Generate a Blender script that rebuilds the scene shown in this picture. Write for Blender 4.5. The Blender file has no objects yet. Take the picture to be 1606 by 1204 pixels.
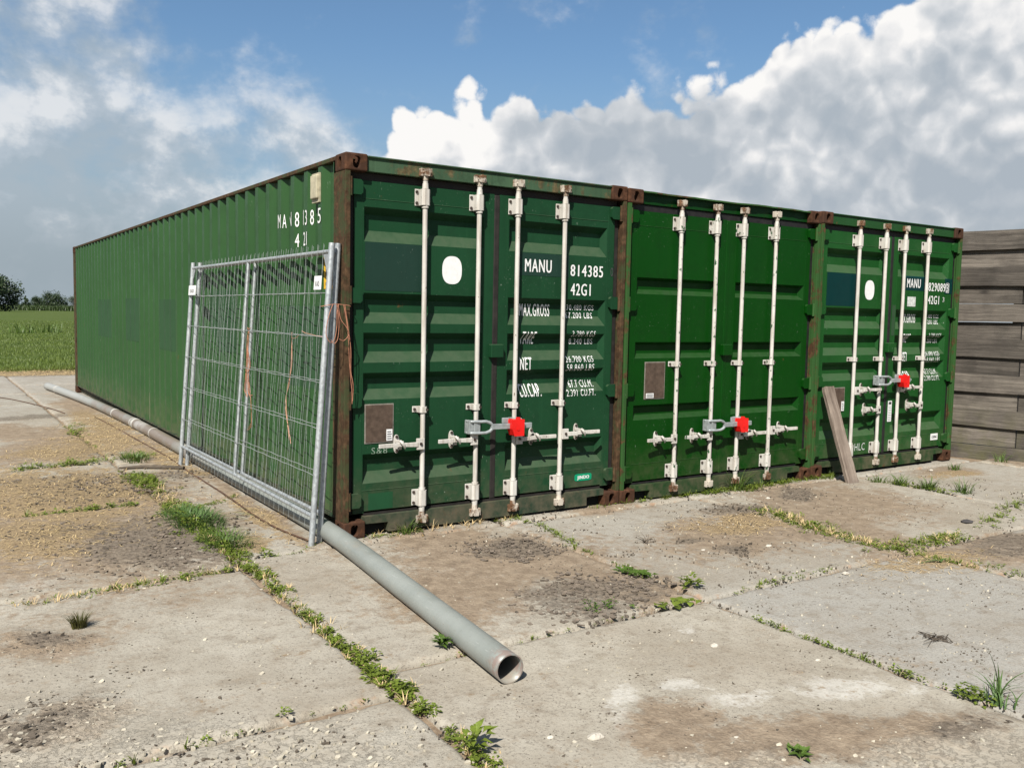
import bpy, bmesh, math, random
import numpy as np
from mathutils import Vector, Matrix

# ---------------------------------------------------------------- camera, world, sun, exposure
scene = bpy.context.scene
COL = scene.collection
rad = math.radians

YAW, PITCH, ROLL = .5889, -.0778, .0197
fw = Vector((math.sin(YAW)*math.cos(PITCH), math.cos(YAW)*math.cos(PITCH), math.sin(PITCH)))
r0 = Vector((math.cos(YAW), -math.sin(YAW), 0)); u0 = r0.cross(fw)
rt = r0*math.cos(ROLL)+u0*math.sin(ROLL); up = u0*math.cos(ROLL)-r0*math.sin(ROLL)
cam = bpy.data.cameras.new('camera'); camo = bpy.data.objects.new('camera', cam); COL.objects.link(camo)
M = Matrix((rt, up, -fw)).transposed().to_4x4(); M.translation = (-2.3732, -5.5691, 1.5496)
camo.matrix_world = M
cam.sensor_fit = 'HORIZONTAL'; cam.sensor_width = 36; cam.lens = 31.425
cam.clip_start = .05; cam.clip_end = 6000
scene.camera = camo

SUN_EL, SUN_AZ = 46.0, 48.0                 # light travels towards azimuth 48 deg (from +Y to +X)
ldir = Vector((math.cos(rad(SUN_EL))*math.sin(rad(SUN_AZ)), math.cos(rad(SUN_EL))*math.cos(rad(SUN_AZ)), -math.sin(rad(SUN_EL))))
sun = bpy.data.lights.new('sun', 'SUN'); suno = bpy.data.objects.new('sun', sun); COL.objects.link(suno)
sun.energy = 5.0; sun.angle = rad(.5); sun.color = (1, .95, .87)
suno.rotation_euler = ldir.to_track_quat('-Z', 'Y').to_euler(); suno.location = (-20, -20, 30)

scene.view_settings.view_transform = 'Standard'; scene.view_settings.look = 'None'
scene.view_settings.exposure = 1.0; scene.view_settings.gamma = 1
scene.render.engine = 'CYCLES'
cy = scene.cycles
cy.use_denoising = True
try:
    cy.denoiser = 'OPENIMAGEDENOISE'; cy.denoising_input_passes = 'RGB_ALBEDO_NORMAL'; cy.denoising_prefilter = 'ACCURATE'
except Exception: pass
cy.max_bounces = 4; cy.diffuse_bounces = 2; cy.glossy_bounces = 2; cy.transparent_max_bounces = 6
cy.caustics_reflective = False; cy.caustics_refractive = False


class NT:
    """small helper for building node trees"""
    def __init__(s, tree): s.t = tree; s.n = tree.nodes; s.l = tree.links
    def new(s, typ, **kw):
        n = s.n.new(typ)
        for k, v in kw.items(): setattr(n, k, v)
        return n
    def inp(s, sock, v):
        if v is None: return
        if hasattr(v, 'is_output') or isinstance(v, bpy.types.NodeSocket): s.l.new(v, sock)
        else: sock.default_value = v
    def math(s, op, a, b=None, c=None, clamp=False):
        n = s.new('ShaderNodeMath', operation=op, use_clamp=clamp)
        s.inp(n.inputs[0], a); s.inp(n.inputs[1], b); s.inp(n.inputs[2], c); return n.outputs[0]
    def vmath(s, op, a, b=None, scale=None):
        n = s.new('ShaderNodeVectorMath', operation=op)
        s.inp(n.inputs[0], a); s.inp(n.inputs[1], b)
        if scale is not None: s.inp(n.inputs[3], scale)
        return n.outputs[1] if op in ('LENGTH', 'DOT_PRODUCT', 'DISTANCE') else n.outputs[0]
    def noise(s, vec, scale, detail=4, rough=.55, dist=0, lac=2, col=False):
        n = s.new('ShaderNodeTexNoise'); s.inp(n.inputs['Vector'], vec)
        n.inputs['Scale'].default_value = scale; n.inputs['Detail'].default_value = detail
        n.inputs['Roughness'].default_value = rough; n.inputs['Distortion'].default_value = dist
        n.inputs['Lacunarity'].default_value = lac
        return n.outputs['Color' if col else 'Fac']
    def voronoi(s, vec, scale, feature='F1', out='Distance', rand=1.0, smooth=None):
        n = s.new('ShaderNodeTexVoronoi', feature=feature); s.inp(n.inputs['Vector'], vec)
        n.inputs['Scale'].default_value = scale; n.inputs['Randomness'].default_value = rand
        if smooth is not None: n.inputs['Smoothness'].default_value = smooth
        return n.outputs[out]
    def mapr(s, v, a, b, c=0., d=1., smooth=False):
        n = s.new('ShaderNodeMapRange'); n.clamp = True
        if smooth: n.interpolation_type = 'SMOOTHSTEP'
        s.inp(n.inputs[0], v)
        for i, q in zip((1, 2, 3, 4), (a, b, c, d)): s.inp(n.inputs[i], q)
        return n.outputs[0]
    def mix(s, f, a, b, mode='MIX'):
        n = s.new('ShaderNodeMix', data_type='RGBA', blend_type=mode)
        s.inp(n.inputs[0], f)
        for sock, v in ((n.inputs[6], a), (n.inputs[7], b)):
            if isinstance(v, (tuple, list)) and len(v) == 3: v = (*v, 1)
            s.inp(sock, v)
        return n.outputs[2]
    def ramp(s, f, stops, interp='LINEAR'):
        n = s.new('ShaderNodeValToRGB'); s.inp(n.inputs[0], f); cr = n.color_ramp; cr.interpolation = interp
        while len(cr.elements) < len(stops): cr.elements.new(.5)
        for e, (p, c) in zip(cr.elements, stops): e.position = p; e.color = (*c, 1) if len(c) == 3 else c
        return n.outputs[0]
    def sep(s, v):
        n = s.new('ShaderNodeSeparateXYZ'); s.inp(n.inputs[0], v); return n.outputs
    def comb(s, x, y, z):
        n = s.new('ShaderNodeCombineXYZ'); s.inp(n.inputs[0], x); s.inp(n.inputs[1], y); s.inp(n.inputs[2], z); return n.outputs[0]
    def pos(s): return s.new('ShaderNodeNewGeometry').outputs['Position']
    def objco(s): return s.new('ShaderNodeTexCoord').outputs['Object']
    def attr(s, name): return s.new('ShaderNodeAttribute', attribute_name=name).outputs['Fac']
    def scalev(s, v, x, y, z): return s.vmath('MULTIPLY', v, (x, y, z))
    def bump(s, h, strength, dist=.01, normal=None):
        n = s.new('ShaderNodeBump'); n.inputs['Strength'].default_value = strength; n.inputs['Distance'].default_value = dist
        s.inp(n.inputs['Height'], h)
        if normal is not None: s.inp(n.inputs['Normal'], normal)
        return n.outputs[0]


world = bpy.data.worlds.new('World'); scene.world = world; world.use_nodes = True
def build_world():
    w = NT(world.node_tree); w.n.clear()
    out = w.new('ShaderNodeOutputWorld'); bg = w.new('ShaderNodeBackground')
    sky = w.new('ShaderNodeTexSky', sky_type='NISHITA'); sky.sun_disc = False
    sky.sun_elevation = rad(SUN_EL); sky.sun_rotation = rad(180+SUN_AZ)
    sky.air_density = 1.0; sky.dust_density = 1.6; sky.ozone_density = 2.0; sky.altitude = 0
    d = w.new('ShaderNodeTexCoord').outputs['Generated']
    X, Y, Z = w.sep(d)
    azr = w.math('ARCTAN2', X, Y); az = w.math('MULTIPLY', azr, 180/math.pi)
    el = w.math('MULTIPLY', w.math('ARCSINE', Z), 180/math.pi)
    # top of the cumulus bank as elevation over azimuth (degrees)
    pts = [(0, -6), (18, -4), (22.0, 3), (23.6, 8.6), (25.4, 11.0), (27.2, 12.9), (28.9, 13.2), (30.8, 13.4), (32.0, 12.9), (33.8, 14.1),
           (35.2, 13.4), (38.5, 13.2), (41.2, 14.2), (42.6, 13.6), (45.5, 14.3), (47.5, 14.9), (50.4, 16.4), (53.8, 17.0), (56, 18.6), (63, 20.5),
           (72, 17), (84, 19), (96, 14), (110, 15), (122, 9), (136, 11), (150, 3), (170, -6), (180, -6)]
    fc = w.new('ShaderNodeFloatCurve'); cm = fc.mapping; c = cm.curves[0]
    while len(c.points) < len(pts): c.points.new(.5, .5)
    for p, (a, e) in zip(c.points, pts): p.location = (a/180, (e+10)/40); p.handle_type = 'AUTO'
    cm.update()
    w.inp(fc.inputs['Value'], w.math('DIVIDE', az, 180., clamp=True))
    top = w.math('SUBTRACT', w.math('MULTIPLY', fc.outputs[0], 40.), 10.)
    above = w.math('SUBTRACT', top, el)                               # degrees below the bank's outline
    sd = -ldir
    warp = w.vmath('SCALE', w.vmath('SUBTRACT', w.noise(d, 20, 2, .5, col=True), (.5, .5, .5)), scale=.04)
    def dens(dv, detail):
        n1 = w.noise(dv, 9, detail, .64)
        v = w.voronoi(w.vmath('ADD', dv, warp), 19, 'F1')
        v2 = w.voronoi(w.vmath('ADD', dv, warp), 52, 'F1')
        b = w.math('ADD', w.math('MULTIPLY', v, -2.6), w.math('MULTIPLY', v2, -1.3))
        return w.math('ADD', b, w.math('MULTIPLY', n1, 4.2))
    D0 = dens(d, 9); D1 = dens(w.vmath('ADD', d, tuple(sd*.02)), 6)
    raw = w.math('ADD', w.math('ADD', above, D0), -.25)
    alpha = w.mapr(raw, 0., .7, smooth=True)
    L0 = w.noise(d, 5.5, 3, .5); L1 = w.noise(w.vmath('ADD', d, tuple(sd*.09)), 5.5, 3, .5)
    light = w.math('ADD', w.math('MULTIPLY', w.math('SUBTRACT', D0, D1), .28), w.math('MULTIPLY', w.math('SUBTRACT', L0, L1), 2.5))
    edge = w.mapr(raw, 3.2, .2, 0., .30)                              # thin crown glows in the sun
    deep = w.mapr(above, 1.0, 10., 0., .30)                           # shade grows towards the base
    lit = w.math('ADD', w.math('ADD', light, edge), w.math('SUBTRACT', .63, deep), clamp=True)
    ccol = w.ramp(lit, [(0., (.42, .475, .535)), (.28, (.49, .535, .585)), (.55, (.63, .66, .695)), (.80, (.84, .84, .845)), (1., (.97, .955, .935))])
    # soft layer of thin cloud, mostly over the left part of the view and low down
    m1 = w.noise(w.scalev(d, 1, 1, 1.25), 6.5, 8, .58, .1)
    m2 = w.noise(w.scalev(d, 1, 1, 1.5), 17, 4, .62, .2)
    left = w.math('ADD', w.mapr(az, 26., 6., 0., .16), w.mapr(el, 16., 3., 0., .22))
    soft = w.math('ADD', w.math('ADD', w.math('MULTIPLY', m1, .8), w.math('MULTIPLY', m2, .32)), left)
    sa = w.math('MULTIPLY', w.mapr(soft, .60, .86, smooth=True), .85)
    m3 = w.noise(w.vmath('ADD', w.scalev(d, 1, 1, 1.25), tuple(sd*.05)), 6.5, 6, .58, .1)
    sl = w.math('ADD', .42, w.math('MULTIPLY', w.math('SUBTRACT', m1, m3), 6.5), clamp=True)
    scol = w.ramp(sl, [(0., (.41, .48, .54)), (.45, (.50, .56, .62)), (1., (.82, .83, .84))])
    # clear sky: Nishita, with the pale grey-blue of a humid day near the ground
    K = 10.0
    base = w.mix(1.0, sky.outputs[0], (.93, 1.13, 1.22), 'MULTIPLY')
    hz = w.mapr(el, 17., 1., 0., .75, smooth=True)
    base = w.mix(hz, base, tuple(v*K for v in (.335, .402, .448)))
    sc = w.mix(sa, base, w.vmath('SCALE', scol, scale=K))
    full = w.mix(alpha, sc, w.vmath('SCALE', ccol, scale=K))
    low = w.mapr(el, 7., 1.5, 0., .8, smooth=True)
    full = w.mix(low, full, tuple(v*K for v in (.325, .39, .435)))
    w.inp(bg.inputs['Color'], full); bg.inputs['Strength'].default_value = .05
    w.l.new(bg.outputs[0], out.inputs[0])
build_world()
try: world.cycles.sampling_method = 'MANUAL'; world.cycles.sample_map_resolution = 512
except Exception: pass

# ---------------------------------------------------------------- helpers
rng = random.Random(7)
nrg = np.random.default_rng(11)


class MB:
    """collects faces for one mesh"""
    def __init__(s): s.v = []; s.f = []; s.s = []
    def add(s, verts, faces, smooth=False):
        o = len(s.v); s.v += [tuple(v) for v in verts]
        s.f += [tuple(i+o for i in f) for f in faces]; s.s += [smooth]*len(faces); return s
    def box(s, x0, x1, y0, y1, z0, z1, mat=None):
        v = [(x, y, z) for z in (z0, z1) for y in (y0, y1) for x in (x0, x1)]
        if mat: v = [tuple(mat @ Vector(q)) for q in v]
        return s.add(v, [(0, 2, 3, 1), (4, 5, 7, 6), (0, 1, 5, 4), (2, 6, 7, 3), (0, 4, 6, 2), (1, 3, 7, 5)])
    def prism(s, poly, axis, a, b, smooth=False):
        """extrude a 2-D polygon along an axis; poly is ccw in the other two axes (xy for z, xz for y, yz for x)"""
        def P(q, t): return {'z': (q[0], q[1], t), 'y': (q[0], t, q[1]), 'x': (t, q[0], q[1])}[axis]
        n = len(poly); v = [P(q, a) for q in poly]+[P(q, b) for q in poly]
        f = [(i, (i+1) % n, n+(i+1) % n, n+i) for i in range(n)]
        s.add(v, f, smooth)
        return s.add(v, [tuple(range(n))[::-1], tuple(range(n, 2*n))])
    def tube(s, path, r, seg=8, caps=True, smooth=True, closed=False):
        path = [Vector(p) for p in path]; n = len(path); rr = r if isinstance(r, (list, tuple)) else [r]*n
        rings = []; nrm = None
        for i, p in enumerate(path):
            if closed: t = path[(i+1) % n]-path[i-1]
            else: t = path[min(i+1, n-1)]-path[max(i-1, 0)]
            t.normalize()
            if nrm is None:
                nrm = t.orthogonal().normalized()
            else:
                nrm = (nrm-t*nrm.dot(t)); nrm = nrm.normalized() if nrm.length > 1e-6 else t.orthogonal().normalized()
            b = t.cross(nrm)
            rings.append([p+(nrm*math.cos(k*2*math.pi/seg)+b*math.sin(k*2*math.pi/seg))*rr[i] for k in range(seg)])
        v = [q for rg in rings for q in rg]
        m = n if closed else n-1
        f = [(i*seg+k, i*seg+(k+1) % seg, ((i+1) % n)*seg+(k+1) % seg, ((i+1) % n)*seg+k) for i in range(m) for k in range(seg)]
        s.add(v, f, smooth)
        if caps and not closed:
            s.add(rings[0], [tuple(range(seg))[::-1]]); s.add(rings[-1], [tuple(range(seg))])
        return s
    def cyl(s, p0, p1, r, seg=12, caps=True): return s.tube([p0, p1], r, seg, caps)
    def lathe(s, prof, cx, cy, seg=16):
        """profile of (radius, z) about a vertical axis"""
        v = []
        for r, z in prof: v += [(cx+r*math.cos(k*2*math.pi/seg), cy+r*math.sin(k*2*math.pi/seg), z) for k in range(seg)]
        f = [(i*seg+k, i*seg+(k+1) % seg, (i+1)*seg+(k+1) % seg, (i+1)*seg+k) for i in range(len(prof)-1) for k in range(seg)]
        s.add(v, f, True)
        s.add(v[:seg], [tuple(range(seg))[::-1]]); s.add(v[-seg:], [tuple(range(seg))]); return s
    def mesh(s, name):
        me = bpy.data.meshes.new(name); me.from_pydata(s.v, [], s.f)
        me.polygons.foreach_set('use_smooth', s.s); me.update(); return me
    def build(s, name, mat, parent=None, bevel=0, seg=2, **kw):
        return link(name, s.mesh(name), mat, parent, bevel, seg, **kw)


def link(name, me, mat, parent=None, bevel=0, seg=2, label=None, cat=None, group=None, kind=None):
    if mat is not None:
        me.materials.clear(); me.materials.append(mat)
    o = bpy.data.objects.new(name, me); COL.objects.link(o)
    if parent: o.parent = parent
    if bevel:
        b = o.modifiers.new('bevel', 'BEVEL'); b.width = bevel; b.segments = seg; b.limit_method = 'ANGLE'; b.angle_limit = rad(35)
    tag(o, label, cat, group, kind); return o


def tag(o, label=None, cat=None, group=None, kind=None):
    for k, v in (('label', label), ('category', cat), ('group', group), ('kind', kind)):
        if v: o[k] = v
    return o


def empty(name, loc, label=None, cat=None, group=None, kind=None):
    o = bpy.data.objects.new(name, None); COL.objects.link(o); o.location = loc; o.empty_display_size = .2
    return tag(o, label, cat, group, kind)


def sstep(a, b, x):
    t = np.clip((x-a)/(b-a), 0, 1); return t*t*(3-2*t)


def vnoise(x, y, seed=0):
    x = np.asarray(x, float); y = np.asarray(y, float)
    ix = np.floor(x).astype(np.int64); iy = np.floor(y).astype(np.int64); fx = x-ix; fy = y-iy
    def h(a, b):
        q = (a*374761393+b*668265263+seed*2147483647+seed*97) & 0xffffffff
        q = ((q ^ (q >> 13))*1274126177) & 0xffffffff
        return ((q ^ (q >> 16)) & 0xffff)/65535.
    fx = fx*fx*(3-2*fx); fy = fy*fy*(3-2*fy)
    return (h(ix, iy)*(1-fx)+h(ix+1, iy)*fx)*(1-fy)+(h(ix, iy+1)*(1-fx)+h(ix+1, iy+1)*fx)*fy


def fbm(x, y, oct=4, seed=0, rough=.5):
    a = 1.; t = 0.; s = 0.; f = 1.
    for i in range(oct):
        s = s+a*vnoise(np.asarray(x)*f+i*17.3, np.asarray(y)*f-i*9.7, seed+i); t += a; a *= rough; f *= 2.03
    return s/t


# ---------------------------------------------------------------- materials
def mat_new(name):
    m = bpy.data.materials.new(name); m.use_nodes = True
    t = NT(m.node_tree); t.n.clear()
    o = t.new('ShaderNodeOutputMaterial'); p = t.new('ShaderNodeBsdfPrincipled'); t.l.new(p.outputs[0], o.inputs[0])
    return m, t, p


ALBEDO = .70                                     # common scale of all surface colours (grimy, weathered surfaces)
def setp(t, p, color=None, rough=None, metal=None, normal=None, spec=None):
    if color is not None:
        if isinstance(color, tuple): color = tuple(v*ALBEDO for v in color)
        else: color = t.mix(1., color, (ALBEDO,)*3, 'MULTIPLY')
    if color is not None: t.inp(p.inputs['Base Color'], (*color, 1) if isinstance(color, tuple) and len(color) == 3 else color)
    if rough is not None: t.inp(p.inputs['Roughness'], rough)
    if metal is not None: t.inp(p.inputs['Metallic'], metal)
    if normal is not None: t.inp(p.inputs['Normal'], normal)
    if spec is not None: t.inp(p.inputs['Specular IOR Level'], spec)


def steel_paint(name, base, rough=.45, rust=.0, rustcol=(.11, .042, .016), fade=.25, streak=.3, chips=.35, chipcol=(.30, .35, .29), dirt=0., seed=0., spec=.13, dust=0.):
    m, t, p = mat_new(name); P = t.vmath('ADD', t.pos(), (seed, seed*.7, seed*.3))
    big = t.noise(P, 1.3, 5, .55); med = t.noise(P, 7, 5, .6)
    col = t.mix(t.mapr(big, .3, .7, 0, fade), base, tuple(min(1, v*1.5+.003) for v in base))
    col = t.mix(t.mapr(med, .5, .75, 0, fade*1.2), col, tuple(v*.62 for v in base))
    st = t.noise(t.scalev(P, 26, 26, .8), 1, 4, .6)
    col = t.mix(t.mapr(st, .55, .8, 0, streak), col, tuple(v*.5+.002 for v in base))
    st2 = t.noise(t.vmath('ADD', t.scalev(P, 34, 34, .6), (5, 3, 1)), 1, 3, .6)
    col = t.mix(t.mapr(st2, .62, .82, 0, streak), col, tuple(min(1, v*1.8+.006) for v in base))
    if dirt:
        z = t.sep(t.pos())[2]
        dm = t.math('MULTIPLY', t.mapr(z, .55, .0, 0, 1), t.mapr(t.noise(P, 9, 5, .65), .35, .7))
        col = t.mix(t.math('MULTIPLY', dm, dirt), col, (.16, .125, .085))
    # small light scuffs, some of them stretched
    sc = t.noise(t.scalev(P, 1, 1, .35), 85, 2, .6)
    pat = t.mapr(t.noise(P, 3.1, 3, .6), .46, .66)
    chip = t.math('MULTIPLY', t.mapr(sc, .715, .755), pat)
    sl = t.noise(t.vmath('ADD', t.scalev(P, .25, 1, 1), t.vmath('SCALE', P, scale=.5)), 130, 1, .5)
    chip = t.math('MAXIMUM', chip, t.math('MULTIPLY', t.mapr(sl, .745, .785), pat))
    col = t.mix(t.math('MULTIPLY', chip, chips), col, chipcol)
    if dust:                                        # dust on the upward flanks, with extra brightness painted into their colour
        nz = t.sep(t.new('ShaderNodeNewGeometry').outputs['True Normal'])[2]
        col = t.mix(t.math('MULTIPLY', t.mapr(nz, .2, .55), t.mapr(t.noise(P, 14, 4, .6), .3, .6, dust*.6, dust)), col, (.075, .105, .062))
    rgh = t.mapr(med, .3, .7, rough-.06, rough+.14)
    h = t.math('ADD', t.math('MULTIPLY', med, .5), t.math('MULTIPLY', t.noise(P, 160, 3, .6), .12))
    if rust:
        rn = t.noise(P, 5.5, 8, .68, .3); rn2 = t.noise(t.scalev(P, 30, 30, 2.2), 1, 5, .6)
        rm = t.mapr(t.math('ADD', t.math('MULTIPLY', rn, .75), t.math('MULTIPLY', rn2, .25)), .66-.36*rust, .74-.36*rust)
        rc = t.ramp(t.noise(P, 22, 5, .65), [(.25, tuple(v*.45 for v in rustcol)), (.5, rustcol), (.68, tuple(min(1, v*1.8) for v in rustcol)), (.85, tuple(min(1, v*2.0) for v in rustcol))])
        col = t.mix(rm, col, rc); rgh = t.math('MAXIMUM', rgh, t.math('MULTIPLY', rm, .85))
        h = t.math('ADD', h, t.math('MULTIPLY', rm, t.noise(P, 60, 4, .6)))
    setp(t, p, col, rgh, 0, t.bump(h, .25, .004), spec)
    return m


def plain(name, col, rough=.5, var=.25, scale=8, metal=0, bump=.15, bscale=60, bdist=.003, detail=5):
    m, t, p = mat_new(name); P = t.pos()
    n = t.noise(P, scale, detail, .6)
    c = t.mix(t.mapr(n, .3, .7), tuple(v*(1-var) for v in col), tuple(min(1, v*(1+var)) for v in col))
    setp(t, p, c, t.mapr(n, .3, .7, rough-.08, rough+.08), metal, t.bump(t.noise(P, bscale, 4, .6), bump, bdist), .3); return m


def galvanised(name, col=(.42, .45, .47)):
    m, t, p = mat_new(name); P = t.pos()
    v = t.voronoi(t.scalev(P, 1, 1, .6), 75, 'F1', 'Color'); sv = t.sep(v)[0]
    n = t.noise(P, 12, 5, .6)
    c = t.mix(t.mapr(sv, 0, 1), tuple(q*.78 for q in col), tuple(min(1, q*1.25) for q in col))
    c = t.mix(t.mapr(n, .35, .7, 0, .5), c, (.55, .56, .55))
    c = t.mix(t.mapr(t.noise(P, 30, 4, .7), .62, .72, 0, .5), c, (.22, .20, .17))
    setp(t, p, c, t.mapr(n, .3, .7, .42, .62), .55, t.bump(n, .1, .002)); return m


def white_rod(name, peel=.2, seed=0.):
    m, t, p = mat_new(name); P = t.vmath('ADD', t.pos(), (seed, seed, 0))
    n = t.noise(P, 6, 5, .6)
    c = t.mix(t.mapr(n, .3, .7), (.46, .43, .385), (.62, .60, .555))
    c = t.mix(t.mapr(t.noise(t.scalev(P, 40, 40, 3), 1, 4, .6), .50, .72, 0, .75), c, (.31, .255, .195))
    ch = t.mapr(t.noise(t.scalev(P, 1, 1, .5), 34, 5, .65), .70-.17*peel, .72-.17*peel)
    c = t.mix(ch, c, (.02, .07, .025) if peel > .4 else (.13, .10, .075))
    ch2 = t.mapr(t.noise(t.vmath('ADD', P, (3, 1, 2)), 48, 4, .6), .71, .74)
    c = t.mix(ch2, c, (.15, .07, .035))
    setp(t, p, c, .55, 0, t.bump(t.math('SUBTRACT', n, ch), .3, .002)); return m


def leafmat(name, c0, c1, scale=9, trans=.25, rough=.5):
    m, t, p = mat_new(name); P = t.pos()
    n = t.noise(P, scale, 4, .6); n2 = t.noise(P, scale*9, 2, .5)
    c = t.mix(t.mapr(n, .3, .7), c0, c1); c = t.mix(t.mapr(n2, .35, .75, 0, .5), c, tuple(min(1, v*1.5) for v in c1))
    setp(t, p, c, rough, 0, spec=.35)
    out = [x for x in t.n if x.type == 'OUTPUT_MATERIAL'][0]
    tr = t.new('ShaderNodeBsdfTranslucent'); t.inp(tr.inputs['Color'], c)
    mx = t.new('ShaderNodeMixShader'); mx.inputs[0].default_value = trans
    t.l.new(p.outputs[0], mx.inputs[1]); t.l.new(tr.outputs[0], mx.inputs[2]); t.l.new(mx.outputs[0], out.inputs[0]); return m


G1 = (.0080, .044, .0172); G2 = (.0008, .038, .0012); G3 = (.0085, .063, .0115)
M_ = {}
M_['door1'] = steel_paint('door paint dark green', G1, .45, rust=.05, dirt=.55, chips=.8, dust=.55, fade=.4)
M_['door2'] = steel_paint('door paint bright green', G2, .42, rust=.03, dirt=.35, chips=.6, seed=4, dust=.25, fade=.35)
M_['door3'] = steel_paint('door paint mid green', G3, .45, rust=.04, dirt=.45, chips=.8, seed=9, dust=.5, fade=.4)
M_['side1'] = steel_paint('wall paint green', (.0245, .070, .0215), .42, rust=.04, streak=.12, dirt=.6, chips=.6, seed=13, fade=.3, spec=.22)
M_['head1'] = steel_paint('header weathered green', (.040, .078, .042), .55, rust=.36, rustcol=(.085, .068, .034), streak=.6, fade=.8, seed=3)
M_['head2'] = steel_paint('header bright green', (.002, .032, .004), .42, rust=.08, seed=6)
M_['head3'] = steel_paint('header mid green', (.014, .060, .016), .45, rust=.16, seed=8)
M_['sill1'] = steel_paint('sill dirty green', (.022, .042, .025), .6, rust=.30, rustcol=(.10, .065, .04), dirt=.8, seed=2)
M_['sill2'] = steel_paint('sill green', (.012, .045, .013), .5, rust=.10, dirt=.7, seed=5)
M_['post1'] = steel_paint('post rusted green', (.045, .052, .022), .7, rust=.66, rustcol=(.062, .036, .019), streak=.7, seed=1)
M_['post2'] = steel_paint('post half rusted', (.03, .085, .022), .6, rust=.42, rustcol=(.072, .038, .019), streak=.6, seed=7)
M_['rust'] = steel_paint('corner casting rust', (.052, .026, .016), .85, rust=.6, rustcol=(.066, .030, .016), streak=.2, chips=.1, seed=3)
M_['keeper'] = steel_paint('keeper rusted white', (.48, .43, .36), .7, rust=.52, rustcol=(.12, .065, .035), streak=.3, seed=4)
M_['rod1'] = white_rod('rod white worn', .25); M_['rod2'] = white_rod('rod white peeling', .55, 3.); M_['rod3'] = white_rod('rod white clean', .1, 6.)
M_['gasket'] = plain('door gasket rubber', (.012, .011, .011), .6, .4, 20)
M_['gasket1'] = plain('door gasket weathered', (.016, .013, .011), .75, .5, 14)
M_['black'] = plain('pocket shade black', (.006, .006, .006), .9, .2)
M_['bolt'] = plain('bolt dark steel', (.05, .035, .028), .6, .4, 40)
M_['plate'] = plain('data plate brown', (.085, .058, .042), .5, .3, 30)
M_['platebord'] = plain('plate rim', (.22, .20, .17), .5, .3, 30)
M_['white'] = plain('marking white', (.78, .78, .77), .5, .06, 30, bump=.05)
M_['whitedim'] = plain('marking faded white', (.56, .58, .55), .6, .3, 45, bump=.05)
M_['chalk'] = plain('chalk line', (.20, .27, .21), .9, .5, 200, bump=.05)
M_['ink'] = plain('print ink', (.05, .05, .055), .6, .2)
M_['patch1'] = steel_paint('overpaint dark green', (.012, .036, .026), .5, streak=.15, chips=.8, seed=21)
M_['patch3'] = steel_paint('overpaint petrol', (.001, .026, .026), .42, streak=.1, chips=.3, seed=22)
M_['patchg'] = steel_paint('overpaint light green', (.014, .064, .027), .45, streak=.2, chips=.3, seed=23)
M_['patchb'] = steel_paint('overpaint grey', (.026, .064, .029), .5, streak=.2, chips=.3, seed=24)
M_['jindo'] = plain('sticker green', (.0, .27, .13), .4, .1)
M_['yellow'] = plain('label yellow', (.50, .30, .02), .5, .25, 20)
M_['vent'] = plain('ventilator cream', (.42, .38, .27), .55, .25, 20)
M_['galv'] = galvanised('galvanised tube'); M_['wire'] = galvanised('galvanised wire', (.38, .42, .41))
M_['lockgrey'] = plain('lock zinc', (.36, .39, .39), .42, .25, 25, metal=.35)
M_['lockred'] = plain('lock red plastic', (.72, .012, .010), .35, .1, 12, bump=.05)
M_['twine'] = plain('baler twine', (.38, .165, .10), .8, .3, 40)
M_['twineold'] = plain('baler twine faded', (.50, .27, .19), .85, .3, 40)
M_['rustrod'] = plain('rusty bar', (.085, .045, .028), .85, .4, 15)
M_['leaf'] = leafmat('weed leaf', (.070, .095, .016), (.185, .245, .032), 14)
M_['leafdark'] = leafmat('dock leaf', (.050, .095, .015), (.095, .16, .026))
M_['grass'] = leafmat('grass blade', (.050, .098, .016), (.10, .16, .03))
M_['blue_grass'] = leafmat('couch grass blade', (.052, .105, .026), (.10, .165, .045))
M_['field'] = leafmat('meadow blade', (.062, .110, .012), (.135, .180, .028), .35)
M_['moss'] = leafmat('olive tuft', (.045, .048, .012), (.09, .085, .02))
M_['straw'] = leafmat('straw', (.38, .27, .12), (.60, .46, .25), 30, .1, .7)
M_['flake'] = plain('dry mud flake', (.105, .086, .066), .95, .5, 30)
M_['curl'] = plain('curled mud flake', (.155, .125, .097), .95, .4, 30)
M_['paleflake'] = plain('pale mud chip', (.43, .39, .31), .95, .3, 25)
M_['stone'] = plain('pale stone', (.50, .46, .39), .9, .2, 25, bump=.4, bscale=90, bdist=.01)
M_['darkstone'] = plain('dark stone', (.055, .05, .05), .8, .3, 25)


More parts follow.
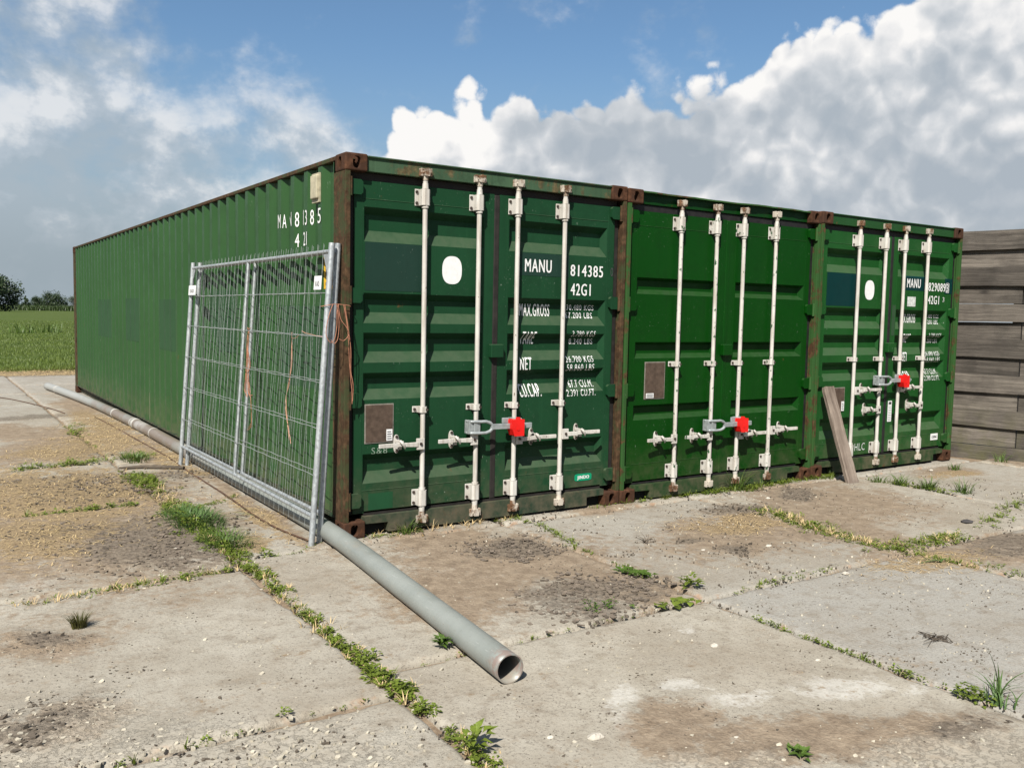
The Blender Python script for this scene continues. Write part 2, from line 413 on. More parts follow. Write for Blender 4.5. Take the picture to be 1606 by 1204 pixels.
def wood(name, c0, c1, axis, seed=0):
    m, t, p = mat_new(name); P = t.vmath('ADD', t.objco(), (seed, seed*1.7, seed*2.3))
    sc = {'x': (1.3, 30, 30), 'z': (30, 30, 1.3), 'y': (30, 1.3, 30)}[axis]
    warp = t.vmath('ADD', P, t.vmath('SCALE', t.vmath('SUBTRACT', t.noise(P, 2.2, 3, .5, col=True), (.5, .5, .5)), scale=.05))
    g = t.noise(t.scalev(warp, *sc), 1, 6, .65); g2 = t.noise(t.scalev(warp, *[q*4 if q > 5 else q for q in sc]), 1, 4, .6)
    big = t.noise(P, 2.3, 4, .6)
    c = t.mix(t.mapr(g, .32, .68), c0, c1); c = t.mix(t.mapr(g2, .55, .75, 0, .7), c, tuple(v*.35 for v in c0))
    c = t.mix(t.mapr(big, .45, .70, 0, .7), c, tuple(v*.5 for v in c0))
    kn = t.voronoi(t.scalev(P, *[1.6 if q < 5 else 3.2 for q in sc]), 1.4, 'F1')
    c = t.mix(t.mapr(kn, .16, .05, 0, .85), c, tuple(v*.3 for v in c0))
    z = t.sep(t.pos())[2]
    alg = t.math('MULTIPLY', t.mapr(z, .7, .05), t.mapr(t.noise(P, 6, 4, .6), .4, .65, 0, .55))
    if axis == 'y': c = t.mix(alg, c, (.10, .10, .035))
    h = t.math('ADD', t.math('MULTIPLY', g, .6), t.math('MULTIPLY', g2, .5))
    setp(t, p, c, .85, 0, t.bump(h, 1., .009), .25); return m


M_['plank'] = wood('weathered plank', (.14, .105, .082), (.30, .245, .20), 'z')
for i in range(4): M_['board%d' % i] = wood('fence board %d' % i, tuple(v*(.7+.18*i) for v in (.072, .062, .052)), tuple(v*(.68+.2*i) for v in (.178, .155, .130)), 'y', i*3.1)
M_['deadwood'] = wood('dead twig', (.07, .055, .04), (.16, .13, .10), 'x', 2)


def pipe_mat():
    m, t, p = mat_new('grey pipe'); P = t.pos(); x, y, z = t.sep(P)
    n = t.noise(P, 3, 5, .6); f = t.noise(t.scalev(P, 60, 2.5, 60), 1, 4, .6)
    c = t.mix(t.mapr(n, .3, .7), (.205, .222, .205), (.275, .292, .272))
    c = t.mix(t.mapr(f, .55, .75, 0, .3), c, (.28, .29, .275))
    far = t.mapr(y, 2.5, 4.0); dirt = t.math('MULTIPLY', far, t.mapr(t.noise(P, 2.1, 4, .6), .25, .5))
    dirt = t.math('MULTIPLY', dirt, t.mapr(y, 10.2, 8.6)); c = t.mix(t.math('MULTIPLY', dirt, .85), c, (.19, .145, .115))
    c = t.mix(t.mapr(y, 8.6, 10.4, 0, .8), c, (.34, .34, .32))
    b = t.math('MULTIPLY', t.math('MULTIPLY', t.mapr(y, 5.75, 5.95), t.mapr(y, 6.35, 6.2)), t.mapr(n, .3, .6)); c = t.mix(b, c, (.48, .47, .45))
    end = t.math('MULTIPLY', t.mapr(y, -2.42, -2.50), t.mapr(t.noise(P, 26, 4, .6), .40, .56)); c = t.mix(t.math('MULTIPLY', end, .8), c, (.20, .14, .12))
    c = t.mix(t.mapr(t.noise(t.scalev(P, 9, 3, 9), 1, 6, .7), .56, .70, 0, .45), c, (.27, .24, .195))
    c = t.mix(t.mapr(t.noise(t.scalev(P, 150, 6, 150), 1, 2, .6), .66, .72, 0, .5), c, (.36, .37, .35))
    sp = t.mapr(t.noise(P, 90, 3, .6), .62, .70, 0, .5); c = t.mix(sp, c, (.16, .15, .13))
    dust = t.math('MULTIPLY', t.mapr(z, .05, .0), .6); c = t.mix(dust, c, (.30, .25, .19))
    setp(t, p, c, t.mapr(n, .3, .7, .36, .5), 0, t.bump(f, .08, .002), .35); return m
M_['pipe'] = pipe_mat()
M_['pipeband'] = plain('pipe coupling', (.40, .39, .36), .5, .2, 12)


def ground_common(t, P):
    """colour, height of the soil that covers joints and slabs"""
    n = t.noise(P, 11, 7, .65); n2 = t.noise(P, 70, 4, .6)
    soil = t.ramp(t.math('ADD', t.math('MULTIPLY', n, .65), t.math('MULTIPLY', n2, .35)),
                  [(.30, (.105, .075, .050)), (.45, (.21, .155, .105)), (.6, (.305, .236, .165)), (.75, (.40, .325, .24))])
    return soil, n, n2


def yard_mat(name, concrete):
    m, t, p = mat_new(name); P = t.pos(); oi = t.new('ShaderNodeObjectInfo').outputs['Random']
    soil, n, n2 = ground_common(t, P)
    br = t.noise(P, 16, 6, .65); br2 = t.noise(P, 3.2, 5, .6)
    fr = t.noise(P, 60, 4, .7)
    wob = t.math('ADD', t.math('ADD', t.math('MULTIPLY', t.math('SUBTRACT', br, .5), 1.9), t.math('MULTIPLY', t.math('SUBTRACT', br2, .5), 1.7)), t.math('MULTIPLY', t.math('SUBTRACT', fr, .5), .9))
    def mask(nm, a=.40, b=.78): return t.mapr(t.math('ADD', t.attr(nm), wob), a, b, smooth=True)
    fine = t.noise(P, 190, 3, .7); mid = t.noise(P, 38, 5, .6); lg = t.noise(P, 2.4, 6, .6)
    if concrete:
        c = t.mix(t.mapr(lg, .3, .7), (.305, .278, .225), (.415, .383, .318))
        c = t.mix(t.mapr(oi, 0, 1, 0, .5), c, (.385, .345, .278))
        c = t.mix(t.mapr(t.noise(P, 5.5, 6, .65), .5, .75, 0, .55), c, (.49, .458, .39))
        gr = t.math('MULTIPLY', t.attr('grey'), t.mapr(lg, .2, .5, .75, 1.)); c = t.mix(gr, c, t.mix(t.mapr(mid, .3, .7), (.27, .26, .235), (.375, .36, .325)))
        c = t.mix(t.mapr(t.noise(P, 9, 7, .7), .51, .68, 0, .7), c, (.205, .168, .125))
        c = t.mix(t.mapr(t.noise(t.vmath('ADD', P, (7, 3, 0)), 1.1, 6, .62), .44, .70, 0, .65), c, (.25, .208, .155))
        c = t.mix(t.mapr(mid, .56, .72, 0, .5), c, (.19, .165, .13))
        pits = t.mapr(fine, .61, .67); c = t.mix(t.math('MULTIPLY', pits, .85), c, (.13, .115, .095))
        c = t.mix(t.mapr(fine, .36, .28, 0, .5), c, (.60, .57, .51))
        spot = t.math('MULTIPLY', t.mapr(t.noise(t.scalev(t.vmath('ADD', P, (1, 4, 0)), 1, 1, 0), 42, 5, .72), .585, .635), t.mapr(t.noise(t.vmath('ADD', P, (5, 1, 0)), 5, 4, .6), .44, .60))
        c = t.mix(t.math('MULTIPLY', spot, .8), c, (.115, .095, .075))
        c = t.mix(t.mapr(t.noise(t.vmath('ADD', P, (2, 9, 0)), 85, 3, .65), .58, .65, 0, .7), c, (.15, .13, .105))
        h = t.math('ADD', t.math('MULTIPLY', mid, .42), t.math('MULTIPLY', n2, .18))
        x, y, z = t.sep(P)
        tx = t.math('PINGPONG', t.math('ADD', x, t.math('MULTIPLY', y, .12)), .014); ty = t.math('PINGPONG', t.math('SUBTRACT', y, t.math('MULTIPLY', x, .12)), .014)
        tr = t.math('MULTIPLY', t.mapr(tx, .003, .008), t.mapr(ty, .003, .008))
        trm = t.math('MULTIPLY', t.attr('tread'), t.mapr(t.noise(P, 2.7, 4, .6), .38, .55))
        h = t.math('ADD', h, t.math('MULTIPLY', t.math('MULTIPLY', tr, trm), .10))
        c = t.mix(t.math('MULTIPLY', t.math('MULTIPLY', t.math('SUBTRACT', 1., tr), trm), .08), c, (.19, .175, .15))
        rim = t.math('MULTIPLY', t.attr('rim'), t.mapr(t.noise(P, 8, 5, .65), .54, .66)); c = t.mix(t.math('MULTIPLY', rim, .6), c, (.36, .20, .11))
    else:
        c = soil; h = t.math('ADD', t.math('MULTIPLY', n, .6), t.math('MULTIPLY', n2, .4)); pits = None
    wm = mask('white', .60, 1.1); c = t.mix(t.math('MULTIPLY', wm, .5), c, t.mix(t.mapr(mid, .35, .65), (.50, .485, .44), (.66, .645, .60)))
    mm = mask('mud', .16, .80); c = t.mix(t.math('MULTIPLY', mm, .88), c, soil)
    # cracked crust
    wv = t.vmath('ADD', P, t.vmath('SCALE', t.vmath('SUBTRACT', t.noise(P, 14, 3, .5, col=True), (.5, .5, .5)), scale=.05))
    ck = t.math('ABSOLUTE', t.math('SUBTRACT', t.noise(wv, 17, 5, .7), .5))
    cm = mask('crack', .45, .9); crack = t.math('MULTIPLY', cm, t.mapr(ck, .014, .0))
    c = t.mix(t.math('MULTIPLY', cm, .45), c, t.mix(t.mapr(mid, .3, .7), (.345, .305, .24), (.50, .46, .385)))
    c = t.mix(t.math('MULTIPLY', crack, .38), c, (.20, .17, .13))
    dm = mask('dark'); c = t.mix(t.math('MULTIPLY', dm, .72), c, t.mix(t.mapr(mid, .35, .65), (.062, .050, .040), (.24, .20, .155)))
    sm = mask('straw'); fib = t.noise(t.scalev(wv, 1, 5, 1), 55, 4, .7)
    c = t.mix(t.math('MULTIPLY', sm, .88), c, t.mix(t.mapr(fib, .42, .57), t.mix(t.mapr(br, .35, .65), (.075, .054, .036), (.165, .12, .078)), t.mix(t.mapr(n2, .35, .65), (.28, .195, .10), (.50, .38, .21))))
    ma, da, ca = t.attr('mud'), t.attr('dark'), t.attr('crack')      # relief from the plain patch weights (cheap to evaluate)
    h = t.math('ADD', h, t.math('MULTIPLY', t.math('ADD', t.math('MULTIPLY', ma, .8), t.math('MULTIPLY', da, 1.2)), t.math('ADD', n2, mid)))
    h = t.math('SUBTRACT', h, t.math('MULTIPLY', ca, t.mapr(ck, .03, .0, 0, .6)))
    if not concrete:
        fm = t.attr('field'); x, y, z = t.sep(P)
        fn = t.noise(t.scalev(P, .35, 1, 1), .6, 6, .65); fn2 = t.noise(P, 3.5, 6, .7); fn3 = t.noise(t.scalev(P, .02, .12, 1), 1, 4, .6)
        fc = t.mix(t.mapr(fn, .3, .7), (.060, .096, .010), (.100, .135, .019)); fc = t.mix(t.mapr(fn2, .35, .7), fc, (.038, .066, .008))
        fc = t.mix(t.mapr(fn3, .45, .65, 0, .6), fc, (.072, .094, .017))
        c = t.mix(fm, c, fc); h = t.math('ADD', t.math('MULTIPLY', h, t.math('SUBTRACT', 1., fm)), t.math('MULTIPLY', t.math('MULTIPLY', fm, fn2), 9.))
    setp(t, p, c, .92, 0, t.bump(h, .62, .012), .2); return m


M_['slab'] = yard_mat('concrete slab', True); M_['soil'] = yard_mat('yard soil', False)

# ---------------------------------------------------------------- lettering (flat outlines, made once before the scene grows)
_txt = {}
def text_outline(s):
    """flat mesh data of a text, unit cap height, starting at x = 0"""
    if s in _txt: return _txt[s]
    cu = bpy.data.curves.new('lettering', 'FONT'); cu.body = s; cu.size = 1; cu.resolution_u = 3; cu.space_character = 1.16
    o = bpy.data.objects.new('lettering', cu); COL.objects.link(o)
    dg = bpy.context.evaluated_depsgraph_get(); me = bpy.data.meshes.new_from_object(o.evaluated_get(dg))
    v = np.array([q.co[:2] for q in me.vertices]); f = [tuple(p.vertices) for p in me.polygons]
    bpy.data.objects.remove(o); bpy.data.curves.remove(cu); bpy.data.meshes.remove(me)
    v[:, 0] -= v[:, 0].min(); h = v[:, 1].max() if s not in ('.',) else 1; v /= max(h, 1e-6)
    _txt[s] = (v, f); return _txt[s]


def text_bm(s, x0, z0, w, h, bold=0):
    """text as a bmesh in the (x, z) plane, y = 0, stretched to width w and cap height h"""
    v, f = text_outline(s); v = v.copy(); v[:, 0] *= w/v[:, 0].max(); v[:, 1] *= h
    bm = bmesh.new(); vs = [bm.verts.new((x0+a, 0, z0+b)) for a, b in v]
    for q in f:
        try: bm.faces.new([vs[i] for i in q])
        except ValueError: pass
    if bold:                                           # heavier strokes: a second copy shifted a little, kept in front by a hair
        g = bm.copy(); bmesh.ops.translate(g, verts=g.verts, vec=(bold, -.0004, 0))
        me = bpy.data.meshes.new('tmp'); g.to_mesh(me); bm.from_mesh(me); bpy.data.meshes.remove(me); g.free()
    return bm


STRINGS = ['MANU', '814385', '42G1', 'MAX.GROSS', '30.480 KGS', '67.200 LBS', 'TARE', '3.780 KGS', '8.340 LBS', 'NET', '26.700 KGS', '58.860 LBS',
           'CU.CAP.', '67.7 CU.M.', '2.391 CU.FT.', '829089', '3', '3.790 KGS', '8.360 LBS', '26.690 KGS', '58.840 LBS', '2.390 CU.FT.', 'M', 'A', 'N', '8', '1', '5', '4', '2', '0', 'JINDO', 'COMAC', 'HLC', 'S&8', 'KAD']
for q in STRINGS: text_outline(q)

# ---------------------------------------------------------------- the yard: soil sheet, concrete slabs
# patches on the ground: centre, half axis along the picture's width, half axis in depth (metres)
BLOBS = {
 'mud': [((.70, -.95), (.80, -.40), (.45, .62)), ((.5, -.45), (.45, -.2), (.24, .42)), ((3.9, -.9), (.85, -.4), (.9, .7)), ((2.5, -1.15), (.55, -.3), (.6, .55)),
         ((1.05, -1.85), (.25, -.1), (.2, .3)), ((-.17, 1.6), (.10, 0), (0, 2.0)), ((-.35, 5.5), (.3, 0), (0, 2.6)), ((.02, -3.22), (.17, -.09), (.2, .2)), ((.72, -3.75), (.35, -.19), (.18, .12)), ((.33, -3.55), (.4, -.24), (.14, .16)), ((.12, -1.3), (.5, -.2), (.3, .6)), ((1.0, -1.4), (.3, -.1), (.2, .5)), ((3.0, -1.2), (.4, 0), (0, .8)), ((3.2, -2.1), (.5, -.1), (.1, .25)),
         ((-1.45, 1.6), (1.2, 0), (0, 2.3)), ((-1.2, .7), (.7, -.2), (.1, .9)), ((-1.3, 4.9), (.8, 0), (0, 1.0)), ((-.35, 9.5), (.3, 0), (0, 2.)),  ((3.9, -2.5), (.6, -.3), (.45, .3)), ((3.3, -1.6), (.35, 0), (0, .7)), ((4.4, -.25), (.8, 0), (0, .25)),
         ((2.2, -.05), (.4, 0), (0, .2)), ((-1.0, 5.9), (.5, 0), (0, 1.6)), ((-1.42, 6.75), (.5, -.15), (.07, .95)), ((6.6, -.45), (.45, -.2), (.3, .2)), ((7.9, -1.0), (.3, 0), (0, 1.5)),
         ((-1.95, -1.08), (.26, -.1), (.02, .24)), ((-2.0, -1.95), (.2, -.08), (.03, .2))],
 'dark': [((.55, -1.93), (.26, -.14), (.22, .27)), ((.85, -.76), (.30, -.16), (.18, .26)), ((3.95, -2.42), (.28, -.14), (.32, .17)), ((3.16, -.62), (.33, -.15), (.2, .2)), ((-1.0, .5), (.42, -.2), (.17, .72)),
          ((-1.05, 2.75), (.45, -.2), (.1, .6)), ((-.3, 2.9), (.28, -.12), (.07, .27)), ((-2.05, -1.95), (.13, -.06), (.02, .15)), ((-1.93, -1.02), (.16, -.08), (.02, .13)), ((-1.5, 1.1), (.4, -.1), (.1, .35)), ((-1.3, 3.2), (.5, 0), (0, .3)), ((-1.1, .70), (.6, -.2), (.15, .8)), ((-1.15, 2.6), (.6, -.1), (.1, .7)), ((.75, -1.75), (.4, -.15), (.2, .25)),
          ((.93, -3.86), (.15, -.08), (.12, .07)), ((4.1, -.45), (.3, -.1), (.2, .2)), ((2.05, -1.2), (.14, -.06), (.1, .1)), ((2.2, -1.55), (.12, -.05), (.1, .1)), ((-.9, 4.6), (.35, 0), (0, .35)), ((-1.1, 8.3), (.7, .2), (0, .35))],
 'straw': [((-1.5, 2.5), (.9, -.2), (.1, 1.6)), ((-1.1, 4.8), (.6, 0), (0, .7)), ((-.35, 7.5), (.3, 0), (0, 1.8)), ((-.25, .9), (.12, 0), (0, .9)), ((-1.75, 1.0), (.35, -.1), (.05, .75)), ((-.62, 5.7), (.5, -.15), (.2, 1.7)), ((3.05, -2.35), (.40, -.22), (.28, .16)), ((6.45, -.55), (.35, -.15), (.25, .14)), ((-.5, 17.3), (9, 0), (0, .7)),
           ((-.2, 3.8), (.2, 0), (0, 1.2)), ((2.8, -1.0), (.45, -.2), (.3, .25)), ((-.5, .2), (.15, -.05), (.05, .3))],
 'white': [((-.02, -2.98), (.07, -.03), (.2, .28)), ((.30, -2.95), (.16, -.08), (.08, .08)), ((.42, -3.12), (.2, -.1), (.16, .12)), ((.85, -3.30), (.3, -.15), (.17, .11)), ((1.1, -3.5), (.12, -.06), (.1, .1)), ((-1.85, -.14), (.3, -.12), (.02, .16)), ((.70, -2.42), (.1, -.05), (.08, .08)), ((-1.9, -1.25), (.16, -.06), (.02, .08))],
 'crack': [((-1.45, -2.55), (.6, -.3), (.05, .3)), ((-.07, -3.5), (.3, -.14), (.1, .12)), ((.75, -3.95), (.4, -.2), (.15, .12)), ((-2.0, -2.1), (.3, -.1), (.03, .4))],
}
def blob_mask(name, x, y):
    out = np.zeros(np.shape(x))
    for c, a, b in BLOBS[name]:
        det = a[0]*b[1]-a[1]*b[0]; px, py = x-c[0], y-c[1]
        u = (px*b[1]-py*b[0])/det; v = (a[0]*py-a[1]*px)/det
        out = np.maximum(out, sstep(1.5, .25, np.sqrt(u*u+v*v)))
    return out
def masks(x, y):
    j = (fbm(x*2.3, y*2.3, 4, 5)-.5)*.35; k = (fbm(x*2.3+40, y*2.3, 4, 9)-.5)*.35
    return {n: blob_mask(n, x+j, y+k) for n in BLOBS}
def mound(x, y, mk):
    """height of the dirt lying on the slabs"""
    return .011*mk['mud']*(fbm(x*7, y*7, 4, 12)-.25)+.022*mk['dark']*np.maximum(0, fbm(x*13, y*13, 4, 14)-.44)+.007*mk['straw']*fbm(x*18, y*18, 3, 15)
def set_attr(me, name, vals):
    a = me.attributes.new(name, 'FLOAT', 'POINT'); a.data.foreach_set('value', np.asarray(vals, np.float32))


def soil_height(x, y):
    return -.028+.016*(fbm(x*1.5, y*1.5, 4, 3)-.5)+.012*(fbm(x*9, y*9, 3, 4)-.5)


def make_ground():
    def axis(a, b, step, far):
        core = list(np.arange(a, b+1e-6, step)); g = 1.0; lo = []; hi = []
        while g < far: lo.append(a-g); hi.append(b+g); g *= 1.55
        return np.array(sorted(lo)+core+hi)
    xs = axis(-6, 10, .11, 4200); ys = axis(-8, 22, .11, 4200)
    X, Y = np.meshgrid(xs, ys); x = X.ravel(); y = Y.ravel(); nx = len(xs)
    near = sstep(60, 25, np.hypot(x, y-6))
    fld = sstep(17.9, 18.3, y+.5*(fbm(x*1.1, y*1.1, 3, 8)-.5)); fld = np.maximum(fld, np.maximum(sstep(-10, -12, x), sstep(16, 18, x)))
    z = soil_height(x, y)*near+fld*.03-.03*(1-near)
    me = bpy.data.meshes.new('ground')
    f = [(j*nx+i, j*nx+i+1, (j+1)*nx+i+1, (j+1)*nx+i) for j in range(len(ys)-1) for i in range(nx-1)]
    me.from_pydata(np.column_stack([x, y, z]).tolist(), [], f); me.polygons.foreach_set('use_smooth', [True]*len(f))
    mk = masks(x, y)
    for n in mk: set_attr(me, n, np.where(near > .5, mk[n], 0) if n != 'mud' else np.maximum(mk[n], .0))
    set_attr(me, 'field', fld); me.update()
    return link('ground', me, M_['soil'], kind='structure')
make_ground()

paving = empty('concrete_paving', (0, 0, 0), kind='structure')
def make_slab(x0, x1, y0, y1, n, grey=0., tread=0., dz=0., tilt=(0, 0)):
    gap = .018; x0 += gap; x1 -= gap; y0 += gap; y1 -= gap
    seed = int((x0*31+y0*17)*10) % 997
    m = max(6, int(round(n*(y1-y0)/2))); nx = max(6, int(round(n*(x1-x0)/2)))
    u = np.linspace(0, 1, nx+1); w = np.linspace(0, 1, m+1)
    # tighter rows of vertices along the worn edges
    ed = .012/(x1-x0); u = np.sort(np.concatenate([u, [ed, 1-ed, ed*3, 1-ed*3]])); ed = .012/(y1-y0); w = np.sort(np.concatenate([w, [ed, 1-ed, ed*3, 1-ed*3]]))
    U, V = np.meshgrid(u, w); x = x0+(x1-x0)*U; y = y0+(y1-y0)*V
    d = np.minimum(np.minimum(x-x0, x1-x), np.minimum(y-y0, y1-y))
    dw = d+.035*np.maximum(0, fbm(x*6, y*6, 4, seed)-.60)*-6*.4       # broken corners and edges
    z = -.020*sstep(.014, -.004, dw)-.012*sstep(.05, -.01, dw)*fbm(x*20, y*20, 2, 2)
    z = z+.007*(fbm(x*1.2, y*1.2, 3, seed+3)-.5)+.005*(fbm(x*8, y*8, 4, seed+5)-.5)+.0025*(fbm(x*40, y*40, 2, seed+6)-.5)
    mk = masks(x, y)
    z = z+mound(x, y, mk)
    z = z+dz+tilt[0]*(x-(x0+x1)/2)+tilt[1]*(y-(y0+y1)/2)
    # jitter the outline a little so that no edge is ruler straight
    jx = (fbm(x*5, y*5, 3, seed+9)-.5)*.035; jy = (fbm(x*5+30, y*5, 3, seed+9)-.5)*.035; near = sstep(.10, .0, d)
    x2 = x+jx*near; y2 = y+jy*near
    R, Cn = x.shape; top = np.column_stack([x2.ravel(), y2.ravel(), z.ravel()])
    f = [(j*Cn+i, j*Cn+i+1, (j+1)*Cn+i+1, (j+1)*Cn+i) for j in range(R-1) for i in range(Cn-1)]
    ring = [i for i in range(Cn)]+[j*Cn+Cn-1 for j in range(1, R)]+[(R-1)*Cn+i for i in range(Cn-2, -1, -1)]+[j*Cn for j in range(R-2, 0, -1)]
    base = len(top); low = top[ring].copy(); low[:, 2] = -.14
    f += [(ring[k], base+k, base+(k+1) % len(ring), ring[(k+1) % len(ring)]) for k in range(len(ring))]
    allv = np.vstack([top, low]); me = bpy.data.meshes.new('slab'); me.from_pydata(allv.tolist(), [], f)
    me.polygons.foreach_set('use_smooth', [True]*len(f))
    pad = lambda q: np.concatenate([np.asarray(q).ravel(), np.zeros(len(low))])
    for k in mk: set_attr(me, k, pad(mk[k]))
    set_attr(me, 'grey', pad(np.full(x.shape, grey))); set_attr(me, 'tread', pad(np.full(x.shape, tread)))
    set_attr(me, 'rim', pad(sstep(.035, .012, d))); me.update()
    return link('slab', me, M_['slab'], paving)

XL = [-6.77, -4.77, -2.77, -.77, 1.23, 3.2, 5.42, 7.6, 9.6]
YR = [-8.15, -6.15, -4.15, -2.15, -.12, 1.85, 3.85, 5.85, 7.9, 9.95, 12.0, 14.0, 16.6]
YLFT = [-8.4, -6.4, -4.4, -2.39, -.33, 1.78, 3.92, 6.0, 8.05, 10.05, 12.05, 14.05, 16.6]
GREY = {(4, 2): (.85, 1.), (4, 3): (.55, 1.), (3, 4): (.25, .9), (3, 5): (.25, .8), (5, 2): (.6, .5), (6, 3): (.55, .3), (6, 2): (.3, .3), (3, 2): (.05, .0), (2, 6): (.35, 0), (2, 7): (.3, 0), (2, 8): (.6, 0), (2, 9): (.6, 0), (2, 10): (.6, 0), (3, 9): (.6, 0), (3, 10): (.6, 0), (3, 11): (.6, 0), (2, 11): (.6, 0), (6, 4): (.5, .2), (5, 3): (.2, 0.)}
for i in range(len(XL)-1):
    rows = YLFT if i < 3 else YR
    for j in range(len(rows)-1):
        if i >= 4 and rows[j] > 1.5: continue                          # under the containers, out of sight
        if i == 7 and rows[j] > -1: continue
        x0, x1, y0, y1 = XL[i], XL[i+1], rows[j], rows[j+1]
        dist = math.hypot((x0+x1)/2+2.37, (y0+y1)/2+5.57)
        inview = y1 > -4.3 and i >= 2
        n = 10 if not inview else (72 if dist < 5.5 else 48 if dist < 8.5 else 28 if dist < 13 else 14)
        gr, tr = GREY.get((i, j), (.15, 0)); q = random.Random(i*50+j)
        make_slab(x0, x1, y0, y1, n, gr, tr, q.uniform(-.004, .003), (q.uniform(-.003, .003), q.uniform(-.003, .003)))

# ---------------------------------------------------------------- shipping containers
CW, CL, CH = 2.438, 12.192, 2.591
YD = .055                                        # outer plane of the doors


def bake(o):
    dg = bpy.context.evaluated_depsgraph_get(); me = bpy.data.meshes.new_from_object(o.evaluated_get(dg)); return me


def casting_meshes():
    """corner casting with pockets on its two outer sides and top; four mirrored variants (right side, rear end)"""
    a = MB().box(0, .162, 0, .178, 0, .118).build('casting_blank', None, bevel=.012, seg=3)
    cut = []
    def oval(axis, cx, cz, rx, rz, t0, t1, rot=0):
        n = 20; pts = []
        for k in range(n):
            c, s = math.cos(2*math.pi*k/n), math.sin(2*math.pi*k/n)
            pts.append((cx+rx*math.copysign(abs(c)**.7, c), cz+rz*math.copysign(abs(s)**.7, s)))
        c = MB().prism(pts, axis, t0, t1).build('cutter', None); cut.append(c)
        bm = bmesh.new(); bm.from_mesh(c.data); bmesh.ops.recalc_face_normals(bm, faces=bm.faces); bm.to_mesh(c.data); bm.free()
        b = a.modifiers.new('cut', 'BOOLEAN'); b.operation = 'DIFFERENCE'; b.object = c; b.solver = 'EXACT'
    oval('y', .082, .058, .029, .040, -.05, .075)
    oval('x', .092, .058, .026, .040, -.05, .065)
    oval('z', .085, .092, .030, .058, .070, .17)
    me = bake(a)
    for o in cut+[a]: bpy.data.objects.remove(o)
    out = {}
    for rx in (0, 1):
        for ry in (0, 1):
            m = me.copy()
            co = np.array([v.co[:] for v in m.vertices])
            if rx: co[:, 0] = .162-co[:, 0]
            if ry: co[:, 1] = .178-co[:, 1]
            m.vertices.foreach_set('co', co.ravel())
            if rx ^ ry: m.flip_normals()
            m.name = 'corner_casting'; m.update(); out[(rx, ry)] = m
    return out
CAST = casting_meshes()
BOLT = MB().tube([(0, .004, 0), (0, -.007, 0)], .0105, 8).mesh('bolt'); BOLT.materials.append(M_['bolt'])


def bolt(parent, x, y, z):
    o = bpy.data.objects.new('bolt', BOLT); COL.objects.link(o); o.parent = parent; o.location = (x, y, z); return o


def wall_x(y):
    """corrugated side wall: depth behind the outer face at length y"""
    u = (np.asarray(y)-.143) % .278
    return .006+.036*np.clip(np.minimum((u-.072)/.068, (.278-u)/.068), 0, 1)


WALL_BREAKS = sorted({round(.143+.278*k+q, 4) for k in range(43) for q in (0, .072, .140, .210)})
WALL_BREAKS = [y for y in WALL_BREAKS if .20 < y < 11.99]


def wall_mesh():
    ys = [.205]+[y for y in WALL_BREAKS if .21 < y < 11.98]+[11.985]; zs = np.linspace(.14, 2.55, 13)
    Y, Z = np.meshgrid(ys, zs); X = wall_x(Y)+.009*(fbm(Y*1.3, Z*1.1, 3, 31)-.5)
    n = len(ys); f = [(j*n+i, (j+1)*n+i, (j+1)*n+i+1, j*n+i+1) for j in range(len(zs)-1) for i in range(n-1)]
    return np.column_stack([X.ravel(), Y.ravel(), Z.ravel()]), f
_wv, _wf = wall_mesh()


TOPSL = .6                                       # the upper flank of a pressing is steeper than the lower one
def door_prof(recs):
    def f(x, z):
        d = np.zeros(np.shape(x))
        for (xa, xb, za, zb, dep, sl, sx) in recs:
            q = np.minimum(np.minimum((x-xa)/sx, (xb-x)/sx), np.minimum((z-za)/sl, (zb-z)/(sl*TOPSL))); d = np.maximum(d, dep*np.clip(q, 0, 1))
        return YD+d
    return f


def project(bm, prof, recs, off=.002):
    """lay a flat bmesh (in xz) onto the folded door sheet"""
    for (xa, xb, za, zb, dep, sl, sx) in recs:
        for z in (za, za+sl, zb-sl*TOPSL, zb): bmesh.ops.bisect_plane(bm, geom=bm.verts[:]+bm.edges[:]+bm.faces[:], plane_co=(0, 0, z), plane_no=(0, 0, 1))
        for x in (xa, xa+sx, xb-sx, xb): bmesh.ops.bisect_plane(bm, geom=bm.verts[:]+bm.edges[:]+bm.faces[:], plane_co=(x, 0, 0), plane_no=(1, 0, 0))
    for v in bm.verts: v.co.y = float(prof(np.array(v.co.x), np.array(v.co.z)))-off+v.co.y
    return bm


def bm_obj(bm, name, mat, parent, **kw):
    me = bpy.data.meshes.new(name); bm.to_mesh(me); bm.free(); return link(name, me, mat, parent, **kw)


def rect_bm(x0, x1, z0, z1, n=0, ell=False, pw=.8):
    bm = bmesh.new()
    if ell:
        k = 36; cx, cz = (x0+x1)/2, (z0+z1)/2
        vs = [bm.verts.new((cx+(x1-x0)/2*math.copysign(abs(math.cos(a))**pw, math.cos(a)), 0, cz+(z1-z0)/2*math.copysign(abs(math.sin(a))**pw, math.sin(a)))) for a in [2*math.pi*i/k for i in range(k)]]
    else: vs = [bm.verts.new(q) for q in ((x0, 0, z0), (x1, 0, z0), (x1, 0, z1), (x0, 0, z1))]
    bm.faces.new(vs); return bm


